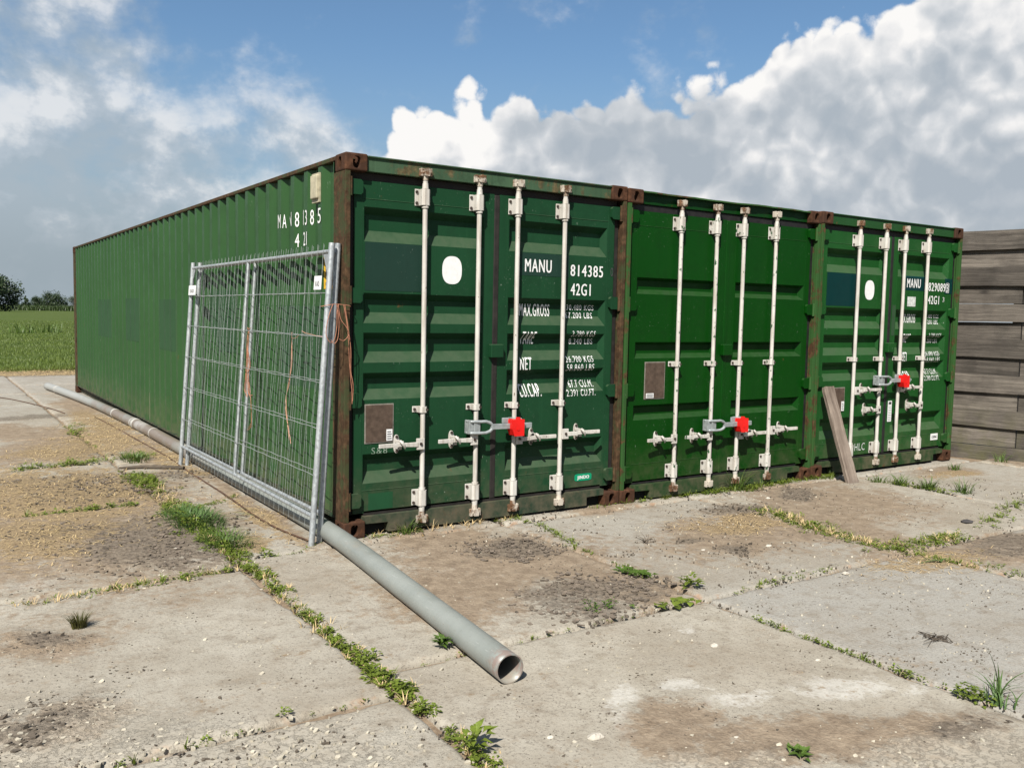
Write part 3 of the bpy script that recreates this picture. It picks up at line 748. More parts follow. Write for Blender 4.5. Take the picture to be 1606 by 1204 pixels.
def door_sheet(x0, x1, z0, z1, recs):
    mb = MB(); xa, xb = recs[0][0], recs[0][1]
    xs = [x0, xa, xb, x1]; zs = sorted({z0, z1, *[r[2] for r in recs], *[r[3] for r in recs]})
    for j in range(len(zs)-1):
        rec = [r for r in recs if abs(r[2]-zs[j]) < 1e-6]
        for i in range(3):
            a, b, c, d = xs[i], xs[i+1], zs[j], zs[j+1]
            if i == 1 and rec:
                _, _, za, zb, dep, sl, sx = rec[0]; y2 = YD+dep
                v = [(a, YD, c), (b, YD, c), (b, YD, d), (a, YD, d), (a+sx, y2, c+sl), (b-sx, y2, c+sl), (b-sx, y2, d-sl*TOPSL), (a+sx, y2, d-sl*TOPSL)]
                mb.add(v, [(4, 5, 6, 7), (0, 1, 5, 4), (1, 2, 6, 5), (2, 3, 7, 6), (3, 0, 4, 7)])
            else: mb.add([(a, YD, c), (b, YD, c), (b, YD, d), (a, YD, d)], [(0, 1, 2, 3)])
    yb = YD+.06
    for v in ([(x0, YD, z0), (x0, YD, z1), (x0, yb, z1), (x0, yb, z0)], [(x1, YD, z1), (x1, YD, z0), (x1, yb, z0), (x1, yb, z1)],
              [(x0, YD, z1), (x1, YD, z1), (x1, yb, z1), (x0, yb, z1)], [(x1, YD, z0), (x0, YD, z0), (x0, yb, z0), (x1, yb, z0)],
              [(x0, yb, z0), (x0, yb, z1), (x1, yb, z1), (x1, yb, z0)]): mb.add(v, [(0, 1, 2, 3)])
    # weld seams where the folded sheet meets the frame
    for z in (2.305, .315): mb.tube([(xa-.005, YD+.0005, z), (xb+.005, YD+.0005, z)], .003, 6)
    for x in (xa-.012, xb+.012): mb.tube([(x, YD+.0005, .2), (x, YD+.0005, 2.36)], .0022, 5)
    return mb


def rod_set(door, x, rodmat, zh, hdir, zg, hlen, c2=False):
    """one locking rod with its keepers, brackets, guide and handle"""
    yr = .008
    MB().tube([(x, yr, .10), (x, yr, 2.49)], .0175, 14).build('locking_rod', rodmat, door)
    for z, zk, s in ((2.345, 2.515, 1), (.235, .085, -1)):
        b = MB(); b.box(x-.060, x+.042, YD-.007, YD-.0005, z-.058, z+.058)
        b.prism([(x-.032, YD-.007), (x-.032, yr-.012), (x-.018, yr-.026), (x+.018, yr-.026), (x+.032, yr-.012), (x+.032, YD-.007)], 'z', z-.055, z+.055)
        b.lathe([(.024, z-s*.057), (.024, z-s*.074)] if s < 0 else [(.024, z-s*.074), (.024, z-s*.057)], x, yr, 14)
        b.lathe(sorted([(.023, z+s*.057), (.020, z+s*.095)], key=lambda q: q[1]), x, yr, 14)
        b.build('rod_bracket', rodmat, door, bevel=.003)
        for bx in (x-.047, x+.036):
            for bz in (z-.038, z+.038): bolt(door, bx, YD-.008, bz)
        # cam keeper on the header or sill
        k = MB(); k.tube([(x, yr, zk-s*.055), (x, yr, zk-s*.022)], [.021, .024] if s > 0 else [.021, .024], 12)
        k.box(x-.044, x-.024, -.012, .028, zk-.028, zk+.026); k.box(x+.026, x+.044, -.012, .028, zk-.026, zk+.028)
        k.prism([(x-.02, zk-.025), (x+.018, zk-.026), (x+.026, zk+.012), (x+.008, zk+.03), (x-.022, zk+.022)], 'y', -.024, .012)
        k.box(x-.030, x+.030, -.016, .0, zk-.008, zk+.007)
        k.build('keeper', M_['keeper'], door, bevel=.004)
    gmb = MB(); gmb.box(x-.062, x+.034, YD-.006, YD-.0005, zg-.022, zg+.022)
    gmb.prism([(x-.027, YD-.006), (x-.027, yr-.012), (x-.016, yr-.023), (x+.016, yr-.023), (x+.027, yr-.012), (x+.027, YD-.006)], 'z', zg-.021, zg+.021)
    gmb.build('rod_guide', rodmat, door, bevel=.003); bolt(door, x-.046, YD-.007, zg); bolt(door, x+.021, yr-.018, zg)
    # handle: hub plate riveted to the rod, bar, and the catch that holds it
    h = MB(); sx = hdir; hx = x+sx*.03
    h.box(min(hx-.03, hx+.03), max(hx-.03, hx+.03), yr-.034, yr-.016, zh-.042, zh+.038)
    tip = x+sx*hlen
    pts = [(x+sx*.05, yr-.03, zh-.004), (x+sx*.12, yr-.033, zh-.002), (x+sx*.21, yr-.036, zh+.004), (tip-sx*.09, yr-.038, zh+.002), (tip, yr-.05, zh+.004)]
    for p, q, w0, w1 in zip(pts, pts[1:], (.017, .015, .013, .015), (.015, .013, .015, .014)):
        v = []
        for (a, w) in ((p, w0), (q, w1)): v += [(a[0], a[1]-.008, a[2]-w), (a[0], a[1]+.008, a[2]-w), (a[0], a[1]+.008, a[2]+w), (a[0], a[1]-.008, a[2]+w)]
        h.add(v, [(0, 4, 5, 1), (1, 5, 6, 2), (2, 6, 7, 3), (3, 7, 4, 0), (0, 1, 2, 3), (4, 7, 6, 5)])
    h.build('handle', rodmat, door, bevel=.003); bolt(door, hx, yr-.036, zh)
    cx = x+sx*.185; c = MB()
    oval = [(cx+.022*math.cos(a), zh+.066*math.copysign(abs(math.sin(a))**.75, math.sin(a))) for a in [2*math.pi*i/16 for i in range(16)]]
    c.prism(oval, 'y', YD-.010, YD-.001)
    c.box(cx-.013, cx+.013, yr-.052, YD-.004, zh+.010, zh+.030); c.tube([(cx-.016, yr-.05, zh+.034), (cx-.004, yr-.062, zh+.018), (cx+.014, yr-.06, zh-.004), (cx+.022, yr-.052, zh-.022)], [.010, .011, .010, .006], 8)
    c.box(cx-.012, cx+.012, yr-.024, YD-.004, zh-.032, zh-.016)
    c.build('handle_catch', rodmat, door, bevel=.002); bolt(door, cx, YD-.011, zh+.050); bolt(door, cx, YD-.011, zh-.050)


def make_container(idx, X, Z, mats, recs_z, rods, label):
    c = empty('shipping_container', (X, 0, Z), label, 'container', 'shipping containers side by side')
    green, side, head, sill, post, rod, gask = mats
    for rx in (0, 1):
        for ry in (0, 1):
            for top in (0, 1):
                o = bpy.data.objects.new('corner_casting', CAST[(rx, ry)]); COL.objects.link(o); o.parent = c
                if not CAST[(rx, ry)].materials: CAST[(rx, ry)].materials.append(M_['rust'])
                o.location = (rx*(CW-.162), ry*(CL-.178), top*(CH-.118))
    # corner posts: folded section, open towards the doors
    prof = [(.004, .004), (.040, .004), (.040, .048), (.030, .048), (.030, .206), (.004, .206)]
    for m in (0, 1):
        pl = [(CW-x, y) for x, y in prof][::-1] if m else prof
        MB().prism(pl, 'z', .118, CH-.118).build('corner_post', post, c, bevel=.003)
        x0 = .004 if not m else CW-.094
        MB().box(x0, x0+.09, CL-.19, CL-.004, .118, CH-.118).build('corner_post', post, c, bevel=.003)
    yh = .022 if idx != 1 else .050
    MB().prism([(yh, CH-.110), (yh, CH-.018), (yh-.014, CH-.018), (yh-.014, CH-.008), (.15, CH-.008), (.15, CH-.110)], 'x', .162, CW-.162).build('door_header', head, c, bevel=.003)
    if idx == 1:
        bm = MB(); n = 40
        for i in range(n):
            xa, xb = .162+(CW-.324)*i/n, .162+(CW-.324)*(i+1)/n
            ya = .004+.03*abs(float(fbm(np.array(xa*4), np.array(1.), 3, 6))-.5); yb = .004+.03*abs(float(fbm(np.array(xb*4), np.array(1.), 3, 6))-.5)
            za = CH-.010+.012*float(fbm(np.array(xa*5), np.array(2.), 3, 7)-.5); zb = CH-.010+.012*float(fbm(np.array(xb*5), np.array(2.), 3, 7)-.5)
            bm.add([(xa, ya, za-.012), (xb, yb, zb-.012), (xb, yb, zb), (xa, ya, za), (xa, .06, za), (xb, .06, zb)], [(0, 1, 2, 3), (3, 2, 5, 4)])
        bm.build('roof_lip', M_['post2'], c)
    # sill with the two pockets beside the bottom castings
    s0, s1 = .162, CW-.162
    poly = [(s0+.175, .022), (s1-.175, .022), (s1-.175, .090), (s1, .094), (s1, .142), (s0, .142), (s0, .094), (s0+.175, .090)]
    MB().prism(poly, 'y', .012, .11).build('door_sill', sill, c, bevel=.003)
    for xa in (.163, CW-.163-.174): MB().box(xa, xa+.174, .075, .10, .0, .092).build('pocket_shade', M_['black'], c)  # black backing box stands in for the shade inside each pocket
    MB().box(.17, CW-.17, .055, .075, .142, .172).build('sill_gasket', gask, c)
    MB().box(.06, CW-.06, .062, .08, CH-.175, CH-.112).build('header_gasket', gask, c, bevel=.006)
    # long walls, rails, roof, rear end, floor
    for m in (0, 1):
        v = _wv.copy(); f = _wf
        if m: v[:, 0] = CW-v[:, 0]; f = [q[::-1] for q in _wf]
        me = bpy.data.meshes.new('side_wall'); me.from_pydata(v.tolist(), [], f); me.update(); link('side_wall', me, side, c)
        fl = (lambda a, b: (a, b)) if not m else (lambda a, b: (CW-b, CW-a))
        MB().box(*fl(.0, .06), .17, CL-.17, 2.553, 2.583).build('top_rail', head if idx else M_['post1'], c, bevel=.004)
        lip = MB().box(*fl(.002, .075), .178, CL-.178, .122, .140); lip.box(*fl(.070, .076), .178, CL-.178, .012, .122); lip.build('bottom_rail', sill, c)
    nseg = 60; rf = MB()
    for i in range(nseg):
        ya, yb = .1+(CL-.2)*i/nseg, .1+(CL-.2)*(i+1)/nseg; q = (yb-ya)/4; zz = [2.566, 2.578, 2.578, 2.566, 2.566]
        rf.add([(x, ya+q*k, zz[k]) for k in range(5) for x in (.05, CW-.05)], [(2*k, 2*k+1, 2*k+3, 2*k+2) for k in range(4)])
    rf.build('roof', side, c)
    MB().box(.09, CW-.09, CL-.08, CL-.05, .14, 2.55).build('rear_wall', side, c)
    MB().box(.08, CW-.08, .12, CL-.1, .14, .17).build('floor', sill, c)
    # doors
    profs = []
    doors = []
    for k, (x0, x1, xa, xb) in enumerate(((.088, 1.197, .160, 1.108), (1.243, 2.350, 1.332, 2.275))):
        recs = [(xa, xb, za, zb, dep, sl, .034) for za, zb, dep, sl in recs_z]
        d = door_sheet(x0, x1, .160, 2.425, recs).build('door', green, c, label='%s-hand door leaf' % ('left', 'right')[k])
        pr = door_prof(recs); profs.append((pr, recs)); doors.append(d)
        hx0, hx1 = (.042, .130) if k == 0 else (CW-.130, CW-.042)
        for z in (2.375, 1.655, .945, .255):
            h = MB()
            if k == 0: pl = [(.030, z-.05), (.125, z-.05), (.140, z-.035), (.140, z+.035), (.125, z+.05), (.030, z+.05)]
            else: pl = [(CW-.030, z-.05), (CW-.030, z+.05), (CW-.125, z+.05), (CW-.140, z+.035), (CW-.140, z-.035), (CW-.125, z-.05)]
            h.prism(pl, 'y', YD-.030, YD-.004)
            hx = .047 if k == 0 else CW-.047
            h.build('hinge', green, d, bevel=.006)
            MB().cyl((hx, .020, z-.062), (hx, .020, z+.062), .0135, 10).build('hinge_pin', post, d)
        MB().box(*((.041, .094) if k == 0 else (CW-.094, CW-.041)), .066, .10, .16, 2.42).build('edge_gasket', gask, d)
    MB().box(1.196, 1.245, YD-.004, .10, .16, 2.42).build('centre_gasket', gask if idx != 1 else green, doors[1], bevel=.008)
    MB().box(1.165, 1.275, .010, YD, 1.225, 1.325).build('centre_stop', green, doors[1], bevel=.006)
    for k, (x, zh, hd, hl) in enumerate(rods['rods']): rod_set(doors[0 if k < 2 else 1], x, rod, zh, hd, rods['zg'], hl)
    return c, doors, profs


PZ = [(2.02, 2.252, .052, .078), (1.470, 1.675, .052, .074), (1.200, 1.405, .052, .074), (.945, 1.130, .052, .070), (.365, .570, .052, .076)]
PZ = sorted(PZ); PZ2 = sorted([(1.745, 1.882, .048, .040), (1.208, 1.345, .048, .040), (.688, .815, .048, .040)])
R1 = dict(zg=.866, rods=[(.598, .628, -1, .36), (1.040, .632, -1, .34), (1.378, .612, 1, .36), (1.815, .625, 1, .355)])
R2 = dict(zg=1.157, rods=[(.600, .520, -1, .355), (1.030, .522, -1, .35), (1.372, .508, 1, .345), (1.800, .524, 1, .35)])
R3 = dict(zg=1.160, rods=[(.600, .845, 1, .40), (1.037, .638, -1, .345), (1.370, .850, 1, .365), (1.790, .655, -1, .34)])
c1, d1, p1 = make_container(0, 0, 0, (M_['door1'], M_['side1'], M_['head1'], M_['sill1'], M_['post1'], M_['rod1'], M_['gasket1']), PZ, R1,
    'dark green container nearest the camera, wire fence panels leaning on its long side')
c2, d2, p2 = make_container(1, 2.448, -.006, (M_['door2'], M_['side1'], M_['head2'], M_['sill2'], M_['post2'], M_['rod2'], M_['gasket']), PZ2, R2,
    'bright green middle container without lettering, peeling paint on its lock rods')
c3, d3, p3 = make_container(2, 4.896, .004, (M_['door3'], M_['side1'], M_['head3'], M_['sill2'], M_['post2'], M_['rod3'], M_['gasket']), PZ, R3,
    'mid green container beside the timber wall, petrol paint patch on its left door')


def mark(doors, profs, k, s, x0, x1, z0, h, mat='white', bold=.004, off=.0035):
    pr, rc = profs[k]; bm = text_bm(s, x0, z0, x1-x0-bold, h, bold); project(bm, pr, rc, off)
    return bm_obj(bm, 'lettering', M_[mat], doors[k])
def patch(doors, profs, k, x0, x1, z0, z1, mat, name='paint_patch', ell=False, off=.0015):
    pr, rc = profs[k]; return bm_obj(project(rect_bm(x0, x1, z0, z1, ell=ell), pr, rc, off), name, M_[mat], doors[k])


# markings of the first container
patch(d1, p1, 0, .168, .615, 1.692, 2.018, 'patch1'); patch(d1, p1, 0, .205, .392, .176, .292, 'patchg'); patch(d1, p1, 1, 1.42, 1.90, 1.845, 2.015, 'patch1')
patch(d1, p1, 0, .765, .927, 1.756, 1.955, 'white', 'marking_dot', True)
for a in [('MANU', 1.478, 1.728, 1.874, .096), ('814385', 1.912, 2.240, 1.858, .088), ('42G1', 1.918, 2.118, 1.708, .092)]: mark(d1, p1, 1, *a, bold=.0035)
mark(d1, p1, 1, '0', 2.318, 2.346, 1.870, .07, 'ink', 0)
T1 = [('MAX.GROSS', 1.468, 1.752, 1.540, .092), ('30.480 KGS', 1.918, 2.192, 1.592, .042), ('67.200 LBS', 1.905, 2.177, 1.528, .045), ('TARE', 1.472, 1.603, 1.326, .094), ('3.780 KGS', 1.948, 2.182, 1.383, .044), ('8.340 LBS', 1.950, 2.190, 1.322, .044),
      ('NET', 1.452, 1.560, 1.124, .098), ('26.700 KGS', 1.888, 2.166, 1.180, .048), ('58.860 LBS', 1.900, 2.176, 1.112, .052), ('CU.CAP.', 1.456, 1.660, .920, .098), ('67.7 CU.M.', 1.948, 2.194, .978, .056), ('2.391 CU.FT.', 1.905, 2.196, .910, .052)]
for a in T1: mark(d1, p1, 1, *a, bold=.002 if a[4] > .08 else 0)
def data_plate(doors, k, x0, x1, z0, z1, st):
    pl = MB().box(x0, x1, YD-.005, YD-.0005, z0, z1).build('data_plate', M_['platebord'], doors[k])
    MB().box(x0+.008, x1-.008, YD-.008, YD-.005, z0+.008, z1-.008).build('data_plate', M_['plate'], doors[k])
    MB().box(*st[:2], YD-.0105, YD-.008, *st[2:]).build('sticker', M_['white'], doors[k])
    for i in range(4): MB().box(st[0]+.006, st[1]-.006-.004*(i % 2), YD-.0114, YD-.0105, st[2]+(st[3]-st[2])*(i+.7)/5, st[2]+(st[3]-st[2])*(i+1.1)/5).build('print_line', M_['ink'], doors[k])
data_plate(d1, 0, .172, .390, .642, .915, (.335, .380, .655, .735))
pill = rect_bm(2.003, 2.178, .220, .278, ell=True, pw=.35); bm_obj(project(pill, *p1[1], .0028), 'maker_badge', M_['jindo'], d1[1])
mark(d1, p1, 1, 'JINDO', 2.030, 2.152, .236, .027, 'white', .004, .004)
mark(d1, p1, 0, 'S&8', .225, .345, .566, .046, 'chalk', 0)
# middle and right-hand containers
data_plate(d2, 0, .272, .502, .862, 1.178, (.290, .375, .872, .912))
patch(d3, p3, 0, .172, .690, 1.692, 2.018, 'patch3'); patch(d3, p3, 0, .782, .938, 1.764, 1.962, 'white', 'marking_dot', True)
patch(d3, p3, 1, 1.440, 1.850, 1.882, 2.034, 'patch3'); patch(d3, p3, 1, 2.215, 2.360, 1.862, 2.030, 'patch3'); patch(d3, p3, 1, 1.525, 1.675, 1.712, 1.815, 'whitedim', 'sticker')
patch(d3, p3, 1, 1.262, 1.325, 1.40, 1.72, 'patchb')
for a in [('MANU', 1.500, 1.748, 1.912, .094), ('829089', 1.898, 2.225, 1.886, .09), ('42G1', 1.902, 2.112, 1.746, .09)]: mark(d3, p3, 1, *a, bold=.0035, off=.004)
mark(d3, p3, 1, '3', 2.245, 2.28, 1.886, .085, 'white', 0, .004); mark(d3, p3, 1, '3', 2.180, 2.215, 1.775, .05, 'whitedim', .0)
bx = MB()
for q in ((2.236, 2.240, 1.875, 1.982), (2.288, 2.292, 1.875, 1.982), (2.236, 2.292, 1.978, 1.982), (2.236, 2.292, 1.875, 1.879)): bx.box(q[0], q[1], YD-.005, YD-.003, q[2], q[3])
bx.build('lettering', M_['white'], d3[1])
S3 = {'3.780 KGS': '3.790 KGS', '8.340 LBS': '8.360 LBS', '26.700 KGS': '26.690 KGS', '58.860 LBS': '58.840 LBS', '2.391 CU.FT.': '2.390 CU.FT.'}
for s, a, b, z, h in T1: mark(d3, p3, 1, S3.get(s, s), a+.012, b+.012, z, h, 'white', .002 if h > .08 else 0)
data_plate(d3, 0, .338, .528, .632, .878, (.478, .520, .64, .735))
MB().box(1.272, 1.338, YD-.006, YD-.0035, .49, .71).build('sticker', M_['white'], d3[1])
for i in range(9): MB().box(1.280, 1.330, YD-.0068, YD-.006, .505+.018*i, .509+.018*i).build('print_line', M_['ink'], d3[1])
MB().box(1.282, 1.328, YD-.0068, YD-.006, .672, .700).build('print_line', M_['ink'], d3[1])
MB().box(2.100, 2.236, YD-.003, YD-.0005, .240, .312).build('sticker', M_['white'], d3[1]); mark(d3, p3, 1, 'COMAC', 2.118, 2.218, .262, .028, 'ink', .002, .005)
mark(d3, p3, 0, 'HLC', .735, .905, .215, .075, 'whitedim', 0)


# markings on the long wall of the first container
def on_wall(bm, y_start, off=.002):
    """bmesh in (t, z): t runs towards the doors from y_start"""
    for y in WALL_BREAKS:
        t = y_start-y
        bmesh.ops.bisect_plane(bm, geom=bm.verts[:]+bm.edges[:]+bm.faces[:], plane_co=(t, 0, 0), plane_no=(1, 0, 0))
    for v in bm.verts:
        y = y_start-v.co.x; v.co = (float(wall_x(y))-off+v.co.y*.5, y, v.co.z)
    return bm
sw = [o for o in c1.children if o.name.startswith('side_wall')][0]
for s, y0, y1, z, h in (('M', 1.318, 1.256, 2.180, .104), ('A', 1.240, 1.203, 2.178, .104), ('N', 1.066, 1.020, 2.178, .104), ('8', .963, .927, 2.168, .108), ('1', .7735, .7640, 2.168, .106),
                        ('3', .736, .699, 2.166, .106), ('8', .671, .641, 2.164, .106), ('5', .490, .434, 2.160, .104), ('4', .963, .926, 2.018, .100), ('2', .768, .732, 2.018, .098), ('1', .712, .702, 2.020, .096)):
    bm_obj(on_wall(text_bm(s, 0, z, y0-y1, h), y0, .0035), 'lettering', M_['white'], sw)
for y0, y1, z0, z1 in ((9.64, 8.66, 1.09, 1.65), (7.53, 6.63, 1.10, 1.66), (5.44, 4.69, 1.06, 1.64), (3.35, 2.55, 1.15, 1.72), (1.25, .32, .98, 1.58)):
    bm_obj(on_wall(rect_bm(0, y0-y1, z0, z1), y0, .0015), 'paint_patch', M_['patchb'], sw)
for y0, z0, z1, w in ((6.72, .18, .66, .010), (6.44, .20, .78, .012), (6.16, .17, 1.14, .012), (5.86, .19, .92, .010), (6.02, .17, .50, .008)):
    bm_obj(on_wall(rect_bm(0, w, z0, z1), y0, .0025), 'rust_streak', M_['vent'], sw)
vb = MB().box(-.022, .02, .455, .575, 2.33, 2.495); vb.build('ventilator', M_['vent'], c1, bevel=.008)
MB().box(-.004, .02, .445, .585, 2.305, 2.508).build('ventilator', M_['vent'], c1)
bm_obj(on_wall(rect_bm(0, .13, 1.70, 1.955), .40, .003), 'warning_label', M_['yellow'], sw)
for z0, z1 in ((1.79, 1.90), (1.725, 1.745)): bm_obj(on_wall(rect_bm(0, .10, z0, z1), .385, .004), 'print_line', M_['ink'], sw)

# ---------------------------------------------------------------- bar locks across the doors
def make_lock(X, Z, z, dx, tilt, label):
    o = empty('container_lock', (X+1.04, .0, Z+z), label, 'lock', 'bar locks with red housings on the doors')
    y0 = -.058
    cl = MB()                                              # zinc clamp around the second rod: two prongs joined at the bar
    for s in (-1, 1):
        zz = s*.042
        cl.tube([(-.072, .028, zz), (-.080, .0, zz), (-.065, -.038, zz), (.0, y0, zz), (.045, y0, zz), (.080, y0, zz*.75), (.105, y0, zz*.25)], [.009, .011, .012, .012, .012, .013, .013], 10)
    cl.box(-.085, -.048, -.036, .028, -.049, .049); cl.box(-.048, .004, -.050, -.028, -.044, .044)
    cl.build('clamp', M_['lockgrey'], o, bevel=.004)
    MB().box(.090, .450+dx, y0-.012, y0+.012, -.019, .021).build('bar', M_['lockgrey'], o, bevel=.003)
    hk = MB(); hk.box(.20, .255, -.045, -.028, .02, .062); hk.box(.30, .375, -.046, .040, -.045, .055); hk.build('rod_hook', M_['lockgrey'], o, bevel=.004)
    hx = .302
    h = MB(); h.prism([(hx-.052, -.018), (hx-.030, -.072), (hx+.056, -.072), (hx+.056, .052), (hx-.054, .052)], 'y', y0-.045, y0+.030)
    h.cyl((hx+.02, y0-.01, .045), (hx+.02, y0-.01, .064), .018, 14)
    red = h.build('lock_housing', M_['lockred'], o, bevel=.008, seg=3)
    MB().cyl((hx+.0, y0-.043, -.02), (hx+.0, y0-.048, -.02), .012, 12).build('keyhole', M_['lockred'], red)
    o.rotation_euler = (0, tilt, 0); return o
make_lock(0, 0, .722, .0, rad(.8), 'bar lock with red housing across the nearest container doors')
make_lock(2.448, -.006, .612, -.01, rad(-.3), 'bar lock with red housing on the middle container')
make_lock(4.896, .004, .938, -.02, rad(.5), 'highest bar lock with red housing, on the container beside the timber wall')


# ---------------------------------------------------------------- wire fence panels leaning on the long wall
def fence_panel(FR, TR, FL, TL, label, n, tags):
    FR, TR, FL, TL = map(Vector, (FR, TR, FL, TL)); base = (FR+FL)/2
    o = empty('fence_panel', tuple(base), label, 'fence panel', 'temporary wire fence panels')
    L = (FL-FR).length; nrm = (FL-FR).cross(TR-FR).normalized()
    if nrm.x > 0: nrm = -nrm                               # towards the camera side
    def P(s, t, d=0.): return (FR.lerp(FL, s)).lerp(TR.lerp(TL, s), t)+nrm*d-base
    def part(name, path, r, seg=10, mat='galv'): return MB().tube(path, r, seg).build(name, M_[mat], o)
    part('post', [P(0, 0), P(0, 1)], .0205, 14); part('post', [P(1, 0), P(1, 1)], .0205, 14)
    part('top_rail', [P(.006, .973), P(.994, .973)], .0145); part('bottom_rail', [P(.006, .098), P(.994, .098)], .0145)
    part('middle_post', [P(.5, .10), P(.5, .968)], .0125)
    for s, q in ((.012, 1), (.988, -1)):                   # corner gussets
        MB().add([P(s, .965), P(s+q*.022, .965), P(s, .905), P(s, .965, .006), P(s+q*.022, .965, .006), P(s, .905, .006)],
                 [(0, 1, 2), (3, 5, 4), (0, 3, 4, 1), (1, 4, 5, 2), (2, 5, 3, 0)]).build('gusset', M_['galv'], o)
    rr = random.Random(n); wires = 34
    for k in range(1, wires):
        s = k/wires; j = [(rr.uniform(-.0006, .0006), rr.uniform(-.010, .006)) for _ in range(5)]
        pts = [P(s, .055, .017), P(s, .10, .017)]+[P(s+j[i][0], t, .017+j[i][1]) for i, t in enumerate((.24, .39, .54, .69, .83))]+[P(s, .965, .017), P(s, 1.0, .015)]
        part('vertical_wire', pts, .0012, 5, 'wire')
    for t in (.235, .39, .54, .69, .835):
        pts = [P(i/24, t+(.0012 if i % 2 else -.0012)*(.3+abs(math.sin(i*1.7+n))), .020) for i in range(25)]
        part('horizontal_wire', pts, .0026, 5, 'wire')
    for s0, s1, t0, t1 in tags:
        v = [P(s0, t0, .026), P(s1, t0, .026), P(s1, t1, .026), P(s0, t1, .026)]; w = [q+nrm*.003 for q in v]
        pl = MB().add(v+w, [(3, 2, 1, 0), (4, 5, 6, 7), (0, 1, 5, 4), (1, 2, 6, 5), (2, 3, 7, 6), (3, 0, 4, 7)]).build('name_plate', M_['white'], o)
        tv, tf = text_outline('KAD'); mx = tv[:, 0].max()
        a, b, c_ = P(s1, (t0+t1)/2-.012, .0305), P(s0, (t0+t1)/2-.012, .0305), P(s1, t1, .0305)
        ux = (b-a)*.55; uz = Vector((0, 0, .035)); org = a+(b-a)*.22
        MB().add([org+ux*(q[0]/mx)+uz*q[1] for q in tv], tf).build('lettering', M_['ink'], pl)
    return o
fence_panel((-.232, -.012, -.004), (-.078, .031, 1.993), (-.237, 3.480, -.004), (-.090, 3.512, 1.99), 'front wire fence panel carrying the white name plates', 3, [(.020, .056, .846, .892), (.925, .998, .840, .886)])
fence_panel((-.152, .050, -.004), (-.020, .066, 1.995), (-.181, 3.448, -.004), (-.034, 3.470, 1.99), 'rear wire fence panel sandwiched against the green container wall', 8, [])


# ---------------------------------------------------------------- baler twine on the panels
def twine(name_label, strands, mat, r=.0035):
    mb = MB()
    for s in strands:
        p = [Vector(q) for q in s]; out = []
        for i in range(len(p)-1):                          # Catmull-Rom through the points
            a, b, c_, d = p[max(i-1, 0)], p[i], p[i+1], p[min(i+2, len(p)-1)]
            for k in range(6):
                t = k/6; out.append(.5*((2*b)+(c_-a)*t+(2*a-5*b+4*c_-d)*t*t+(3*b-a-3*c_+d)*t*t*t))
        out.append(p[-1]); mb.tube(out, r, 6)
    return mb.build('baler_twine', M_[mat], label=name_label, cat='twine', group='orange twine on the fence panels')
twine('orange twine knotted in loops around the right-hand fence posts',
      [[(-.155, .03, 1.575), (-.10, -.03, 1.590), (-.06, -.02, 1.592), (.0, -.022, 1.588), (.036, -.014, 1.582), (.046, .02, 1.578)],
       [(-.10, -.04, 1.590), (-.135, -.05, 1.50), (-.150, -.05, 1.40), (-.125, -.055, 1.345), (-.095, -.055, 1.36), (-.075, -.05, 1.45), (-.072, -.045, 1.56), (-.06, -.04, 1.59)],
       [(-.075, -.045, 1.59), (-.062, -.055, 1.48), (-.070, -.055, 1.37), (-.098, -.06, 1.335), (-.118, -.06, 1.36)],
       [(-.062, -.04, 1.595), (-.052, -.055, 1.50), (-.010, -.06, 1.44), (.005, -.06, 1.395), (-.030, -.06, 1.355), (-.062, -.06, 1.365)],
       [(-.02, -.03, 1.59), (.0, -.035, 1.48), (.015, -.03, 1.36), (.030, -.02, 1.18), (.046, -.018, 1.02), (.05, -.016, .93)],
       [(-.01, -.028, 1.588), (.008, -.04, 1.44), (.03, -.035, 1.30), (.036, -.025, 1.15), (.05, -.03, 1.06), (.052, -.02, .95)]], 'twine', .0023)
twine('thick hank of orange twine hanging beside the middle fence tube',
      [[(-.120, 1.66, 1.395), (-.135, 1.665, 1.28), (-.140+.006*i, 1.67-.006*i, 1.10), (-.150, 1.668-.02*i, .98+.01*i), (-.152-.004*i, 1.69-.045*i, .90-.02*(i % 3)), (-.150, 1.66-.045*i, .865-.03*(i % 2))] for i in range(5)] +
      [[(-.120, 1.65, 1.395), (-.138, 1.63, 1.20), (-.15, 1.58, 1.0), (-.16, 1.50, .86), (-.172, 1.44, .66), (-.178, 1.47, .60)], [(-.178, 1.44, .64), (-.18, 1.52, .585), (-.176, 1.47, .60), (-.18, 1.40, .63)],
       [(-.118, 1.70, 1.40), (-.128, 1.66, 1.385), (-.118, 1.62, 1.40)]], 'twine', .0023)
twine('thin faded twine strand hanging near the right end of the panel',
      [[(-.100, .04, 1.372), (-.118, .20, 1.378), (-.118, .30, 1.385), (-.122, .40, 1.392), (-.120, .47, 1.405)], [(-.122, .66, 1.39), (-.132, .65, 1.20), (-.142, .66, 1.02), (-.15, .70, .92), (-.156, .66, .76), (-.165, .58, .64), (-.17, .55, .60)],
       [(-.122, .665, 1.36), (-.135, .63, 1.15), (-.145, .69, .98), (-.15, .72, .86), (-.158, .64, .70), (-.165, .60, .62)], [(-.122, .66, 1.345), (-.124, .58, 1.350), (-.122, .53, 1.372)]], 'twineold', .0022)


